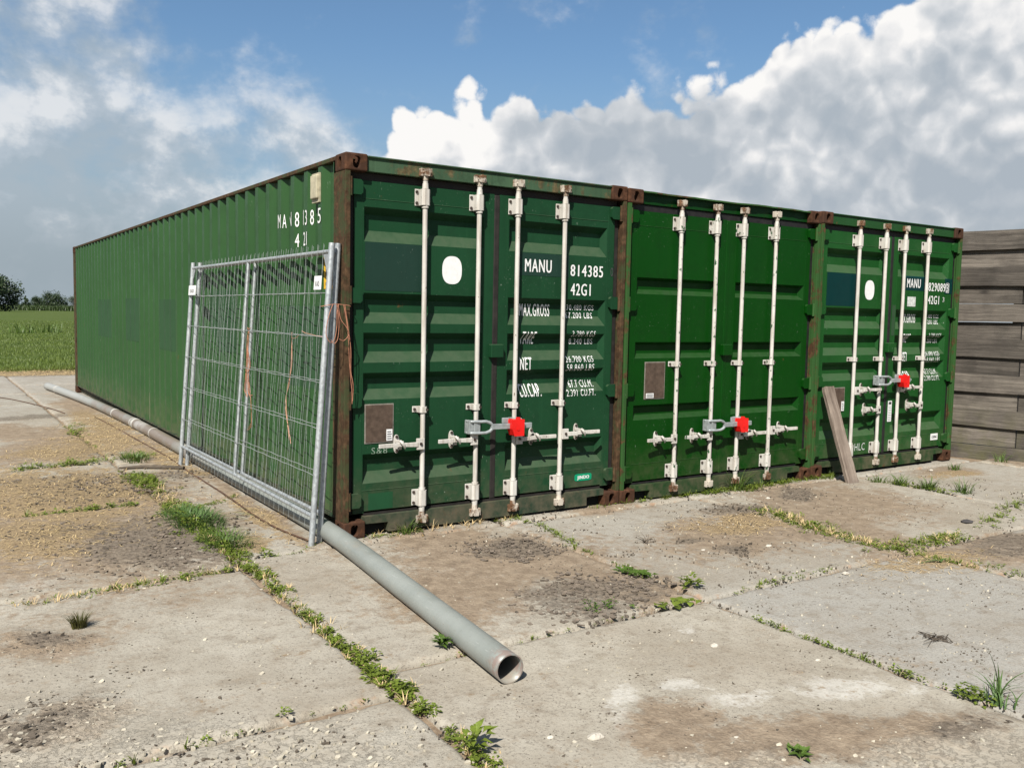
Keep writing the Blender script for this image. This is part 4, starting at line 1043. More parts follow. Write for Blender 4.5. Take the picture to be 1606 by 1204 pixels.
# ---------------------------------------------------------------- long grey pipe, rusty bar, plank
def spline(pts, n=10):
    p = [Vector(q) for q in pts]; out = []
    for i in range(len(p)-1):
        a, b, c_, d = p[max(i-1, 0)], p[i], p[i+1], p[min(i+2, len(p)-1)]
        for k in range(n):
            t = k/n; out.append(.5*((2*b)+(c_-a)*t+(2*a-5*b+4*c_-d)*t*t+(3*b-a-3*c_+d)*t*t*t))
    out.append(p[-1]); return out
pp = spline([(-.334, -2.545, .066), (-.222, -1.42, .066), (-.098, -.08, .066), (-.068, 1.2, .066), (-.066, 4.0, .066), (-.070, 6.6, .067), (-.140, 9.2, .067), (-.310, 11.84, .067), (-.385, 12.75, .067)], 8)
mb = MB(); mb.tube(pp, .0635, 32, caps=False)
inner = MB(); inner.tube(pp, .0585, 32, caps=False); mb.add(inner.v, [f[::-1] for f in inner.f], True)
k = len(inner.v); n0 = k                                        # ring faces closing the wall at both ends
for base in (0, (len(pp)-1)*32):
    fs = [(base+i, base+(i+1) % 32, n0+base+(i+1) % 32, n0+base+i) for i in range(32)]
    mb.f += [f[::-1] if base == 0 else f for f in fs]; mb.s += [False]*32
pipe = mb.build('drain_pipe', M_['pipe'], label='long grey pipe lying open-ended along the container side', cat='pipe')
def along(y):
    for a, b in zip(pp, pp[1:]):
        if a.y <= y <= b.y: t = (y-a.y)/(b.y-a.y); return a.lerp(b, t), (b-a).normalized()
for y, w, r in ((5.48, .012, .0665), (6.48, .05, .069), (6.60, .02, .0665), (7.75, .03, .067), (11.95, .06, .069), (3.95, .02, .0665)):
    c_, d_ = along(y); MB().tube([c_-d_*w, c_-d_*w*.8, c_+d_*w*.8, c_+d_*w], [.0637, r, r, .0637], 24, caps=False).build('pipe_coupling', M_['pipeband'], pipe)
MB().tube([pp[-1], pp[-1]+(pp[-1]-pp[-2]).normalized()*.03], [.0637, .05], 24).build('end_cap', M_['pipeband'], pipe)
MB().tube(spline([(-.215, .06, .012), (-.275, .45, .011), (-.295, .95, .010), (-.268, 1.9, .010), (-.262, 3.2, .010), (-.238, 4.1, .010), (-.285, 6.6, .010), (-.320, 8.0, .010)], 6), .0060, 8).build(
    'steel_bar', M_['rustrod'], label='thin rusty steel bar lying on the slabs beside the pipe', cat='steel bar')
MB().tube(spline([(-1.75, 12.6, .006), (-1.15, 11.2, .006), (-.75, 9.5, .006), (-.62, 8.6, .006)], 6), .007, 6).build('cable', M_['rustrod'], label='dark cable crossing the far slabs at the left', cat='cable')
MB().tube([(-.80, 3.50, .018), (-.62, 3.45, .022), (-.45, 3.36, .02), (-.27, 3.20, .022)], [.010, .018, .022, .020], 7).build('wooden_stick', M_['deadwood'], label='short dark stick lying near the left fence feet', cat='stick')


def make_plank():
    L, W_, T = .955, .135, .040; n = 22; mb = MB(); v = []; r = random.Random(4)
    for i in range(n+1):
        t = i/n; z = L*t; wob = .006*(float(fbm(np.array(t*7.), np.array(.3), 3, 2))-.5)*2; wl = W_/2+.006*(float(fbm(np.array(t*9.), np.array(4.), 3, 3))-.5)*2; wr = W_/2+.007*(float(fbm(np.array(t*8.), np.array(8.), 3, 5))-.5)*2
        if t > .97: wl -= .012
        ch = .006
        v += [(-wl, -T/2+ch+wob, z), (-wl+ch, -T/2+wob, z+.010*(t == 1)*r.random()), (-.02, -T/2+wob-.002, z), (wr*.4, -T/2+wob+.001, z), (wr-ch, -T/2+wob, z), (wr, -T/2+ch+wob, z), (wr, T/2+wob, z), (-wl, T/2+wob, z)]
    m = 8; f = [(i*m+k, i*m+(k+1) % m, (i+1)*m+(k+1) % m, (i+1)*m+k) for i in range(n) for k in range(m)]
    mb.add(v, f); mb.add(v[:m], [tuple(range(m))[::-1]]); mb.add(v[-m:], [tuple(range(m))])
    o = mb.build('wooden_plank', M_['plank'], label='weathered grey plank leaning upright against the right-hand container', cat='plank')
    b, tp = Vector((5.085, -.330, -.006)), Vector((5.045, -.030, .90)); zz = (tp-b).normalized()
    xx = Vector((1, 0, 0)); xx = (xx-zz*xx.dot(zz)).normalized(); yy = zz.cross(xx)
    rot = Matrix((xx, yy, zz)).transposed() @ Matrix.Rotation(rad(-8), 3, 'Z')
    mt = rot.to_4x4(); mt.translation = b; o.matrix_world = mt
make_plank()


# ---------------------------------------------------------------- timber wall to the right
def timber_wall():
    o = empty('timber_wall', (7.862, .237, 0), 'grey wall of wide overlapping horizontal timber boards', 'wall')
    o.rotation_euler = (0, 0, math.atan2(-.698, .163)+math.pi/2)     # local -Y runs along the wall towards the camera
    r = random.Random(3)
    def board(s0, s1, d, z0, z1, k, th=.034):
        n = max(2, int((s1-s0)/.22)); v = []; ph = r.uniform(0, 50); warp = r.uniform(-.006, .006)
        for i in range(n+1):
            t = i/n; s = s0+(s1-s0)*t
            a = (float(fbm(np.array(ph+s*2.), np.array(1.), 3, 4))-.5)*.016; b = (float(fbm(np.array(ph+s*2.3), np.array(5.), 3, 7))-.5)*.014; e = warp*math.sin(t*3)
            v += [(-d-th+e, -s, z0+a), (-d+e, -s, z0+a), (-d+e, -s, z1+b), (-d-th+e, -s, z1+b)]
        m = 4; f = [(i*m+q, i*m+(q+1) % m, (i+1)*m+(q+1) % m, (i+1)*m+q) for i in range(n) for q in range(m)]
        mb = MB().add(v, f); mb.add(v[:4], [(3, 2, 1, 0)]); mb.add(v[-4:], [(0, 1, 2, 3)])
        me = mb.mesh('board'); bm = bmesh.new(); bm.from_mesh(me); bmesh.ops.recalc_face_normals(bm, faces=bm.faces); bm.to_mesh(me); bm.free()
        return link('board', me, M_['board%d' % (k % 4)], o)
    proud = [(2.388, 2.606), (1.978, 2.192), (1.570, 1.772), (1.160, 1.372), (.758, .960), (.362, .557)]
    back = [(2.168, 2.398), (1.781, 1.990), (1.360, 1.561), (.945, 1.172), (.545, .772), (.145, .372)]
    for k, (a, b) in enumerate(proud): board(-1.75, 4.2+.1*(k % 2), .034, a, b, k+r.randint(0, 3))
    for k, (a, b) in enumerate(back):
        board(-1.75, .598+.004*k, .0, a, b, k+r.randint(0, 3), .03); board(.612+.004*k, 4.2, -.004, a, b, k+2+r.randint(0, 3), .03)
    board(-1.75, 4.2, .008, -.03, .140, 1, .05)
    for s in (-1.2, .55, 2.3, 4.0): MB().box(.036, .135, -s-.05, -s+.05, -.05, 2.58).build('post', M_['board1'], o, bevel=.004)
timber_wall()

# ---------------------------------------------------------------- vegetation
def leaf(mb, base, d, size, width, droop=.3):
    """folded leaf of four triangles"""
    d = Vector(d).normalized(); side = d.cross(Vector((0, 0, 1)))
    if side.length < .1: side = Vector((1, 0, 0))
    side.normalize(); upv = side.cross(d)
    b = Vector(base); mid = b+d*size*.5+upv*size*.10; tip = b+d*size-upv*size*droop*.5
    l = b+d*size*.45+side*width+upv*size*.16; r = b+d*size*.45-side*width+upv*size*.16
    mb.add([b, l, tip, r, mid], [(0, 4, 1), (1, 4, 2), (0, 3, 4), (3, 2, 4)], True)


def weed(mb, x, y, z, size, n, r, spread=1.):
    for i in range(n):
        a = r.uniform(0, 6.283); t = r.random(); e = r.uniform(.05, .9)
        st = Vector((x+math.cos(a)*size*.5*t*spread, y+math.sin(a)*size*.5*t*spread, z+size*r.uniform(.05, .75)*(1-.5*t)))
        leaf(mb, st, (math.cos(a+r.uniform(-.6, .6)), math.sin(a+r.uniform(-.6, .6)), e*.8), size*r.uniform(.28, .5), size*r.uniform(.09, .16), r.uniform(.1, .6))


def blade(mb, x, y, z, h, w, a, lean, r, seg=4):
    d = Vector((math.cos(a), math.sin(a), 0)); s = Vector((-d.y, d.x, 0)); v = []
    for i in range(seg+1):
        t = i/seg; p = Vector((x, y, z))+d*(lean*h*t*t)+Vector((0, 0, h*(t-.35*lean*t*t*t))); ww = w*(1-t**1.6)+.0004
        v += [p-s*ww, p+s*ww]
    mb.add(v, [(2*i, 2*i+1, 2*i+3, 2*i+2) for i in range(seg)], True)


def tuft(mb, x, y, z, h, n, w, spread, lean, r):
    for i in range(n):
        a = r.uniform(0, 6.283); q = spread*r.random()**.6
        blade(mb, x+math.cos(a)*q, y+math.sin(a)*q, z, h*r.uniform(.45, 1.1), w*r.uniform(.6, 1.2), a+r.uniform(-.7, .7), lean*r.uniform(.3, 1.3), r)


def joint_weeds(pts, per_m, size, leaves, width, label, name='joint_weeds', grass=.15, mat='leaf', seed=1):
    r = random.Random(seed); mb = MB()
    for (x0, y0), (x1, y1) in zip(pts, pts[1:]):
        L = math.hypot(x1-x0, y1-y0); n = max(1, int(L*per_m))
        for i in range(n):
            t = r.random(); x = x0+(x1-x0)*t; y = y0+(y1-y0)*t
            dn = float(fbm(np.array(x*2.6), np.array(y*2.6), 3, seed+40))
            if dn < .31: continue
            x += r.gauss(0, width); y += r.gauss(0, width); s = size*r.uniform(.5, 1.25)*(.6+.9*(dn-.3))
            if r.random() < grass: tuft(mb, x, y, -.012, s*1.3, 7, .0028, s*.2, .8, r)
            else: weed(mb, x, y, -.014, s, leaves, r)
    return mb.build(name, M_[mat], label=label, cat='weeds', kind='stuff')


JOINT = [
 ([(-.79, -3.2), (-.76, -2.96), (-.75, -2.53), (-.77, -2.34), (-.75, -2.0), (-.77, -1.66), (-.75, -1.36), (-.74, -1.02), (-.72, -.7), (-.73, -.4), (-.74, -.1)], 85, .062, 20, .020, 'broad-leaved weeds filling the long joint left of the pipe'),
 ([(-.74, -.1), (-.75, .2), (-.77, .6), (-.77, 1.12), (-.73, 1.87), (-.71, 2.5), (-.71, 3.2)], 190, .075, 18, .06, 'low weeds along the joint beside the leaning fence panels'),
 ([(-.09, .1), (-.29, -.07), (-.44, -.13), (-.64, -.13)], 40, .035, 12, .012, 'small weeds in the joint at the fence feet'),
 ([(-.81, -.28), (-1.0, -.34), (-1.34, -.38), (-1.6, -.40), (-2.0, -.46)], 110, .058, 12, .03, 'weeds in the cross joint at the left edge'),
 ([(-1.75, 1.77), (-1.4, 1.76), (-1.17, 1.78), (-1.0, 1.76)], 110, .075, 12, .03, 'weeds in the second cross joint at the left'),
 ([(-1.6, 3.92), (-1.2, 3.96), (-.72, 4.12), (-.40, 4.15)], 60, .10, 14, .05, 'weeds in the far cross joint left of the fence'),
 ([(-.73, 7.1), (-.78, 6.3), (-.75, 5.1)], 30, .09, 14, .06, 'sparse weeds in the long joint at the far left'),
 ([(-.62, 1.53), (-.44, 1.57), (-.30, 1.70), (-.15, 1.88)], 70, .045, 12, .02, 'creeping weeds in the short joint beside the rusty bar'),
 ([(.19, -.02), (.40, .0), (.77, .0), (1.1, .0), (1.40, .0)], 110, .055, 14, .028, 'weeds along the foot of the nearest container'),
 ([(1.40, .0), (1.44, -.21), (1.39, -.52), (1.29, -.87), (1.27, -1.1)], 55, .05, 14, .02, 'weeds running from the nearest container into the yard'),
 ([(2.15, .02), (2.35, .0), (2.57, .0), (2.8, .02)], 60, .055, 12, .03, 'weeds at the foot where the near and middle containers meet'),
 ([(2.9, .02), (3.4, .0), (3.66, -.02), (3.95, -.06), (4.31, .0), (4.73, .02), (5.0, -.02), (5.29, -.03)], 110, .065, 13, .03, 'weeds along the foot of the middle container'),
 ([(1.28, -1.3), (1.26, -1.5), (1.22, -1.72)], 70, .045, 12, .014, 'weeds in the joint right of the dark mud flakes'),
 ([(1.22, -2.5), (1.21, -2.75), (1.24, -3.05), (1.24, -3.3), (1.23, -3.5)], 60, .046, 13, .016, 'weeds in the joint beside the grey embossed slab'),
 ([(3.34, -.76), (3.25, -1.09), (3.16, -1.45), (3.13, -1.9), (3.16, -2.02), (3.36, -2.03), (3.7, -2.02), (3.88, -2.06)], 190, .065, 12, .065, 'weeds in the branching joint before the brown slab'),
 ([(3.14, -2.15), (3.17, -2.38), (3.24, -2.51), (3.31, -2.8)], 85, .055, 13, .035, 'weeds in the joint at the right picture edge'),
 ([(5.6, -1.62), (5.17, -1.75), (4.71, -1.89), (4.2, -2.0)], 45, .07, 12, .05, 'weeds in the joint before the dark slab at the right'),
 ([(5.33, -.36), (5.40, -.55), (5.47, -.83), (5.45, -1.05)], 60, .085, 10, .03, 'grassy weeds along the slab edge right of the plank'),
 ([(1.44, -2.16), (1.65, -2.11), (2.05, -2.11), (2.5, -2.1)], 45, .035, 10, .015, 'small weeds in the cross joint of the grey slabs'),
 ([(-1.85, -2.41), (-1.53, -2.39), (-1.24, -2.39), (-.9, -2.36)], 30, .034, 10, .02, 'small weeds in the cracked joint at the bottom left'),
 ([(-.66, -2.2), (-.42, -2.15), (-.2, -2.14), (.1, -2.14), (.5, -2.13), (.9, -2.13)], 22, .030, 9, .012, 'scattered weeds in the joint under the pipe'),
]
for i, (p, d, s, l, w_, lab) in enumerate(JOINT): joint_weeds(p, d, s, l, w_, lab, seed=i+3, grass=.35 if 'container' in lab or 'right' in lab or 'left edge' in lab else .12)

for p_, n_, lab in ((JOINT[0][0], 34, 'dry straw-coloured stems among the weeds left of the pipe'), (JOINT[1][0], 45, 'dry stems among the weeds beside the fence panels'), (JOINT[3][0], 45, 'dry stems in the cross joint at the left edge'),
                    ([(3.34, -.76), (3.16, -1.45), (3.13, -1.9), (3.36, -2.03), (3.88, -2.06)], 60, 'dry stems in the branching joint before the brown slab'), (JOINT[8][0], 40, 'dry stems at the foot of the nearest container')):
    joint_weeds(p_, n_, .06, 6, .035, lab, 'dry_stems', 1., 'straw', 90+n_)

r = random.Random(21)
def addplant(name, label, cat, mat, loc, fill, group=None):
    mb = MB(); fill(mb); o = mb.build(name, M_[mat], label=label, cat=cat, group=group); o.location = loc; return o


def big_leafy(mb):
    for i in range(26):
        a = r.uniform(0, 6.283); q = r.uniform(0, .05); leaf(mb, (math.cos(a)*q, math.sin(a)*q, .01+.08*r.random()), (math.cos(a), math.sin(a), r.uniform(.1, 1.0)), r.uniform(.038, .066), r.uniform(.011, .017), .4)
addplant('leafy_weed', 'largest broad-leaved weed at the bottom edge of the long joint', 'weed', 'leaf', (-.775, -2.98, -.005), big_leafy)
addplant('leafy_weed', 'single bright weed at the foot of the right fence posts', 'weed', 'leaf', (-.125, .055, -.005), lambda mb: [leaf(mb, (0, 0, .01+.05*r.random()), (math.cos(a), math.sin(a), r.uniform(.3, 1.1)), .06, .018, .4) for a in [i*.62 for i in range(18)]])
addplant('leafy_weed', 'small bright weed in the joint left of the fence posts', 'weed', 'leaf', (-.575, -.10, -.005), lambda mb: weed(mb, 0, 0, 0, .075, 26, r))
addplant('leafy_weed', 'grey-green weed growing against the open pipe end section', 'weed', 'leafdark', (-.385, -2.06, 0), lambda mb: [leaf(mb, (r.gauss(0, .012), r.gauss(0, .012), .01+.03*r.random()), (math.cos(a), math.sin(a), r.uniform(.2, 1.)), .06, .011, .3) for a in [i*.5 for i in range(26)]])
addplant('leafy_weed', 'round-leaved weed at the slab corner, left of two alike', 'weed', 'leaf', (1.01, -2.16, 0), lambda mb: [leaf(mb, (r.gauss(0, .07), r.gauss(0, .035), .008), (math.cos(a), math.sin(a), .35), .05, .020, .2) for a in [i*.7 for i in range(26)]])
addplant('leafy_weed', 'leafy weed at the slab corner beside the grey embossed slab', 'weed', 'leaf', (1.31, -1.95, 0), lambda mb: weed(mb, 0, 0, 0, .10, 44, r))
addplant('leafy_weed', 'round-leaved weed trailing along the joint beside the mud flakes', 'weed', 'leafdark', (1.20, -1.60, 0), lambda mb: [leaf(mb, (-.05+.1*q+r.gauss(0, .02), .22*(.5-q)+r.gauss(0, .03), .01), (math.cos(a), math.sin(a), .4), .055, .021, .2) for q, a in [(r.random(), r.uniform(0, 6.28)) for i in range(34)]])
addplant('leafy_weed', 'leafy weed in the joint nearest the tall grass tuft', 'weed', 'leaf', (1.22, -3.60, 0), lambda mb: [weed(mb, r.gauss(0, .02), r.gauss(0, .07), 0, .07, 14, r) for i in range(6)])
def tallgrass(mb):
    for i in range(26): blade(mb, r.gauss(0, .02), r.gauss(0, .03), 0, r.uniform(.06, .15), .0035, r.uniform(0, 6.28), r.uniform(.4, 1.2), r)
    for a, h, ln in ((2.6, .27, .25), (2.2, .22, .45), (3.3, .20, .2), (-.6, .20, .7), (-1.2, .16, .5), (.4, .15, .9)): blade(mb, 0, 0, 0, h, .0055, a, ln, r, 6)
addplant('grass_tuft', 'tall upright grass tuft at the right bottom of the yard', 'grass tuft', 'blue_grass', (1.27, -3.74, 0), tallgrass)
addplant('grass_tuft', 'dark olive moss-like tuft standing alone on the left slab', 'grass tuft', 'moss', (-1.755, -.93, .0), lambda mb: tuft(mb, 0, 0, 0, .085, 170, .0022, .035, .55, r))
def clump(mb):
    for i in range(760):
        a = r.uniform(0, 6.283); q = r.random()**.55; x, y = .19*q*math.cos(a), .44*q*math.sin(a)
        blade(mb, x, y, 0, r.uniform(.04, .13)*(1.15-q*.5), .0040, a+r.uniform(-.9, .9), r.uniform(.4, 1.4), r)
addplant('grass_clump', 'big sprawling grass clump left of the leaning fence panels', 'grass clump', 'blue_grass', (-.72, 1.05, -.005), clump)
def clump2(mb):
    for i in range(260):
        a = r.uniform(0, 6.283); q = r.random()**.6; blade(mb, .13*q*math.cos(a), .24*q*math.sin(a), 0, r.uniform(.04, .12), .003, a+r.uniform(-.9, .9), r.uniform(.5, 1.4), r)
addplant('grass_clump', 'smaller grass clump just in front of the big grass clump', 'grass clump', 'grass', (-.70, .30, -.005), clump2)
addplant('grass_clump', 'grass clump at the far joint left of the fence feet', 'grass clump', 'grass', (-.55, 4.05, -.005), clump2)
addplant('cut_grass', 'long flat grass blades lying on the slab beside the grass clump', 'grass', 'blue_grass', (-.40, 1.10, .004), lambda mb: [blade(mb, r.gauss(0, .05), r.gauss(0, .06), 0, .055, .006, -.7+r.uniform(-.4, .4), 4.0, r, 6) for i in range(5)])
addplant('cut_grass', 'broad flat leaf blade lying on the slab at the right', 'grass', 'blue_grass', (3.10, -2.40, .004), lambda mb: [blade(mb, 0, 0, .004, .05, .011, a, l, r, 7) for a, l in ((2.75, 5.2), (2.3, 3.5), (-.3, 2.0))])
for lab, x, y, h, n in (('grass tuft on the slab edge right of the plank foot', 5.42, -.62, .13, 60), ('grass tuft further right of the plank on the grey slab edge', 5.48, -.86, .15, 70), ('isolated grass tuft on the grey slab before the timber wall', 5.60, -1.14, .16, 50),
                        ('thin grass tuft nearest the foot of the leaning plank', 5.36, -.42, .11, 34), ('short dense tuft in the middle of the grey slab by the wall', 6.75, -.38, .10, 40), ('tuft of grass at the foot of the timber wall', 7.75, -.35, .16, 30), ('grass tuft on the brown slab at the right picture edge', 5.75, -1.72, .14, 60),
                        ('grass growing up before the sill of the nearest container', .46, -.015, .17, 46), ('grass growing up before the middle container rods', 3.80, -.03, .24, 46), ('low grass near the right pocket of the middle container', 3.45, -.02, .12, 30)):
    addplant('grass_tuft', lab, 'grass tuft', 'grass', (x, y, -.004), lambda mb, h=h, n=n: tuft(mb, 0, 0, 0, h, n, .0038, .07, .9, r), 'grass tufts in the yard')
addplant('rosette_plant', 'flat rosette plant on the brown patch at the bottom right', 'plant', 'leafdark', (.205, -3.60, .004), lambda mb: [leaf(mb, (r.gauss(0, .01), r.gauss(0, .01), .005), (math.cos(a), math.sin(a), r.uniform(.2, .9)), .045, .010, .2) for a in [i*.45 for i in range(22)]])
addplant('leafy_weed', 'tiny weed on the cracked ground at the bottom left', 'weed', 'leaf', (-1.235, -2.34, 0), lambda mb: weed(mb, 0, 0, 0, .05, 18, r))
addplant('leafy_weed', 'olive weed patch growing through the dark mud flakes', 'weed', 'leafdark', (.60, -1.98, .004), lambda mb: [weed(mb, r.gauss(0, .06), r.gauss(0, .05), 0, .045, 9, r) for i in range(12)])
addplant('dry_twig', 'small dry twig cluster on the slab before the middle container', 'twig', 'deadwood', (1.77, -1.05, .004), lambda mb: [mb.tube([(0, 0, 0), (math.cos(a)*.03, math.sin(a)*.03, .02), (math.cos(a+.5)*.075, math.sin(a+.5)*.07, .03+.02*r.random())], [.003, .002, .001], 4) for a in [i*.7 for i in range(9)]])
addplant('dry_twig', 'dry twig heap on the grey embossed slab', 'twig', 'deadwood', (1.75, -3.18, .003), lambda mb: [mb.tube([(r.gauss(0, .03), r.gauss(0, .03), 0), (r.gauss(0, .04), r.gauss(0, .04), .012), (r.gauss(0, .06), r.gauss(0, .05), .006)], [.0025, .002, .001], 4) for i in range(16)])


# ---------------------------------------------------------------- loose things on the ground
def lump(mb, x, y, z, sx, sy, sz, r):
    v = []; seg = 7
    for j, (q, h) in enumerate(((.75, 0), (1., .35), (.72, .8), (.25, 1.))):
        for k_ in range(seg):
            a = k_*6.283/seg+j*.3; w_ = r.uniform(.78, 1.2); v.append((x+math.cos(a)*q*sx*w_, y+math.sin(a)*q*sy*w_, z+sz*h*r.uniform(.85, 1.15)))
    f = [(j*seg+k_, j*seg+(k_+1) % seg, (j+1)*seg+(k_+1) % seg, (j+1)*seg+k_) for j in range(3) for k_ in range(seg)]+[tuple(range(3*seg, 4*seg))]
    mb.add(v, f)
for x, y, s, lab in ((.74, -2.68, .026, 'pale double stone on the slab right of the open pipe end'), (-.33, -3.11, .034, 'flat pale stone at the bottom of the picture right of the long joint'), (3.74, -.45, .026, 'pale stone on the brown soil before the middle container'),
                     (2.34, -2.24, .028, 'white stone on the grey embossed slab'), (-.47, -3.02, .018, 'small stone left of the flat pale stone'), (6.45, -.30, .03, 'pale stone on the grey slab beside the timber wall'), (2.45, -1.55, .026, 'white pebble at the edge of the branching weed joint'),
                     (-1.02, .32, .020, 'white pebble in the dark mud left of the grass clump'), (1.02, -3.05, .016, 'pebble beside the joint of the grey embossed slab'), (1.98, -1.4, .018, 'pebble on the grey slab before the brown soil'), (.12, -3.38, .015, 'pebble on the brown patch near the rosette plant')):
    mb = MB(); lump(mb, 0, 0, 0, s, s*.75, s*.6, r); o = mb.build('stone', M_['stone'], label=lab, cat='stone', group='stones on the slabs', bevel=.002); o.location = (x, y, -.002)
mb = MB(); lump(mb, 0, 0, 0, .06, .035, .022, r); o = mb.build('stone', M_['darkstone'], label='flat dark stone on the brown slab at the right', cat='stone', group='stones on the slabs'); o.location = (4.42, -1.83, 0)


def scatter(name, mat, label, cat, n, fn, box, weight, seed, zoff=.003):
    """loose bits strewn where weight(x, y) says so"""
    g = np.random.default_rng(seed); x = g.uniform(box[0], box[1], n*6); y = g.uniform(box[2], box[3], n*6)
    w_ = weight(x, y); keep = np.where(g.random(n*6) < w_)[0][:n]; rr = random.Random(seed); mb = MB()
    x = x[keep]; y = y[keep]; zz = zoff+np.maximum(0, mound(x, y, masks(x, y)))
    for i in range(len(x)): fn(mb, float(x[i]), float(y[i]), float(zz[i]), rr)
    return mb.build(name, M_[mat], label=label, cat=cat, kind='stuff')
def near_cam(x, y): return np.clip(4.5/np.hypot(x+2.37, y+5.57), .08, 1)**1.3
def flake(mb, x, y, z, rr, s0=.004, s1=.013, hh=.005):
    s = rr.uniform(s0, s1)*(1 if rr.random() < .75 else 1.5); a = rr.uniform(0, 6.28); n = 5; tx, ty = rr.gauss(0, .36), rr.gauss(0, .36); h = rr.uniform(.3, 1)*hh
    top = []; bot = []
    for k_ in range(n):
        q = a+k_*6.283/n; w_ = s*rr.uniform(.6, 1.25); dx, dy = math.cos(q)*w_, math.sin(q)*w_*.75; zz = z+h*.6+tx*dx+ty*dy; top.append((x+dx, y+dy, max(zz, z-.002)+h*.6)); bot.append((x+dx*.9, y+dy*.9, z-.006))
    mb.add(top+bot, [tuple(range(n))]+[(k_, n+k_, n+(k_+1) % n, (k_+1) % n) for k_ in range(n)])
def curl(mb, x, y, z, rr):
    L = rr.uniform(.018, .050); w_ = rr.uniform(.006, .015); a = rr.uniform(0, 6.28); up_ = rr.uniform(.1, .6); d = Vector((math.cos(a), math.sin(a), 0)); s = Vector((-d.y, d.x, 0)); p = Vector((x, y, z)); v = []
    for i in range(5):
        t = i/4-.5; q = p+d*L*t+Vector((0, 0, L*up_*t*t*1.6+.004*rr.random())); ww = w_*(1-.9*t*t)*rr.uniform(.8, 1.2); v += [q-s*ww, q+s*ww, q+s*ww*.8-Vector((0, 0, .005)), q-s*ww*.8-Vector((0, 0, .005))]
    mb.add(v, [(4*i+k_, 4*i+(k_+1) % 4, 4*i+4+(k_+1) % 4, 4*i+4+k_) for i in range(4) for k_ in range(4)]+[(3, 2, 1, 0), (16, 17, 18, 19)])
def straw_bit(mb, x, y, z, rr):
    L = rr.uniform(.02, .10); a = rr.uniform(0, 6.28); w_ = rr.uniform(.0012, .0026)*(1+.12*max(0, y)); d = (math.cos(a)*L, math.sin(a)*L); s = (-math.sin(a)*w_, math.cos(a)*w_); z0 = z+rr.uniform(0, .010); z1 = z+rr.uniform(0, .014); zm = max(z0, z1)+.002
    mb.add([(x-s[0], y-s[1], z0), (x+d[0]*.5-s[0]*.3, y+d[1]*.5-s[1]*.3, zm), (x+d[0], y+d[1], z1), (x+d[0]*.5+s[0], y+d[1]*.5+s[1], zm), (x+s[0], y+s[1], z0)], [(0, 1, 3, 4), (1, 2, 3)])
def mk(n, p=1.0):
    return lambda x, y: np.clip(masks(x, y)[n]*1.15*(fbm(x*7, y*7, 3, 60)*1.7-.35), 0, 1)**p*(np.sqrt(near_cam(x, y)))
NB = (-2.6, 5.2, -4.4, 4.4)
scatter('mud_flakes', 'flake', 'dark dried mud flakes broken up on the slabs', 'mud', 9000, flake, NB, mk('dark'), 3)
scatter('mud_curls', 'curl', 'dark curled mud flakes heaped before the nearest container', 'mud', 330, curl, (-.1, 1.3, -2.15, -.4), lambda x, y: np.clip(masks(x, y)['dark']*(fbm(x*8, y*8, 3, 66)*2.4-.75), 0, 1), 13)
scatter('mud_curls', 'curl', 'dark curled mud flakes at the left beside the grass clump', 'mud', 300, curl, (-1.9, -.6, -.3, 3.4), lambda x, y: np.clip(masks(x, y)['dark']*(fbm(x*6, y*6, 3, 66)*2.4-.85), 0, 1), 14)
scatter('mud_crumbs', 'paleflake', 'pale crumbs of dried mud on the cracked ground', 'mud', 3600, lambda m_, x, y, z, q: flake(m_, x, y, z-.004, q, .004, .012, .005), NB, lambda x, y: np.clip(masks(x, y)['crack'], 0, 1)*near_cam(x, y), 4)
scatter('straw', 'straw', 'loose straw lying on the slabs at the left', 'straw', 20000, straw_bit, (-2.6, 5.2, -4.0, 8), mk('straw', .8), 5)
scatter('straw', 'straw', 'band of straw between the far slabs and the meadow', 'straw', 6000, lambda m_, x, y, z, q: [straw_bit(m_, x+q.gauss(0, .06), y+q.gauss(0, .06), z+.02*q.random(), q) for _ in range(2)], (-4, 3, 16.3, 18.6), lambda x, y: np.clip(.5+fbm(x*2, y*2, 3, 3)-.4, 0, 1), 6)
scatter('crumbs', 'paleflake', 'fine crumbs and grit strewn over the concrete slabs', 'grit', 2200, lambda m_, x, y, z, q: flake(m_, x, y, z-.003, q, .0025, .008, .005), (-2.5, 6.5, -4.4, .2), lambda x, y: near_cam(x, y)*np.clip(fbm(x*3, y*3, 4, 71)*2.2-.75, .05, 1), 7)
scatter('dark_crumbs', 'flake', 'dark crumbs of soil strewn over the concrete slabs', 'grit', 5200, lambda m_, x, y, z, q: flake(m_, x, y, z-.003, q, .002, .007, .004), (-2.5, 6.5, -4.4, .2), lambda x, y: near_cam(x, y)*np.clip((fbm(x*5, y*5, 4, 77, .6)-.50)*6, 0, 1)**1.6+.02, 8)


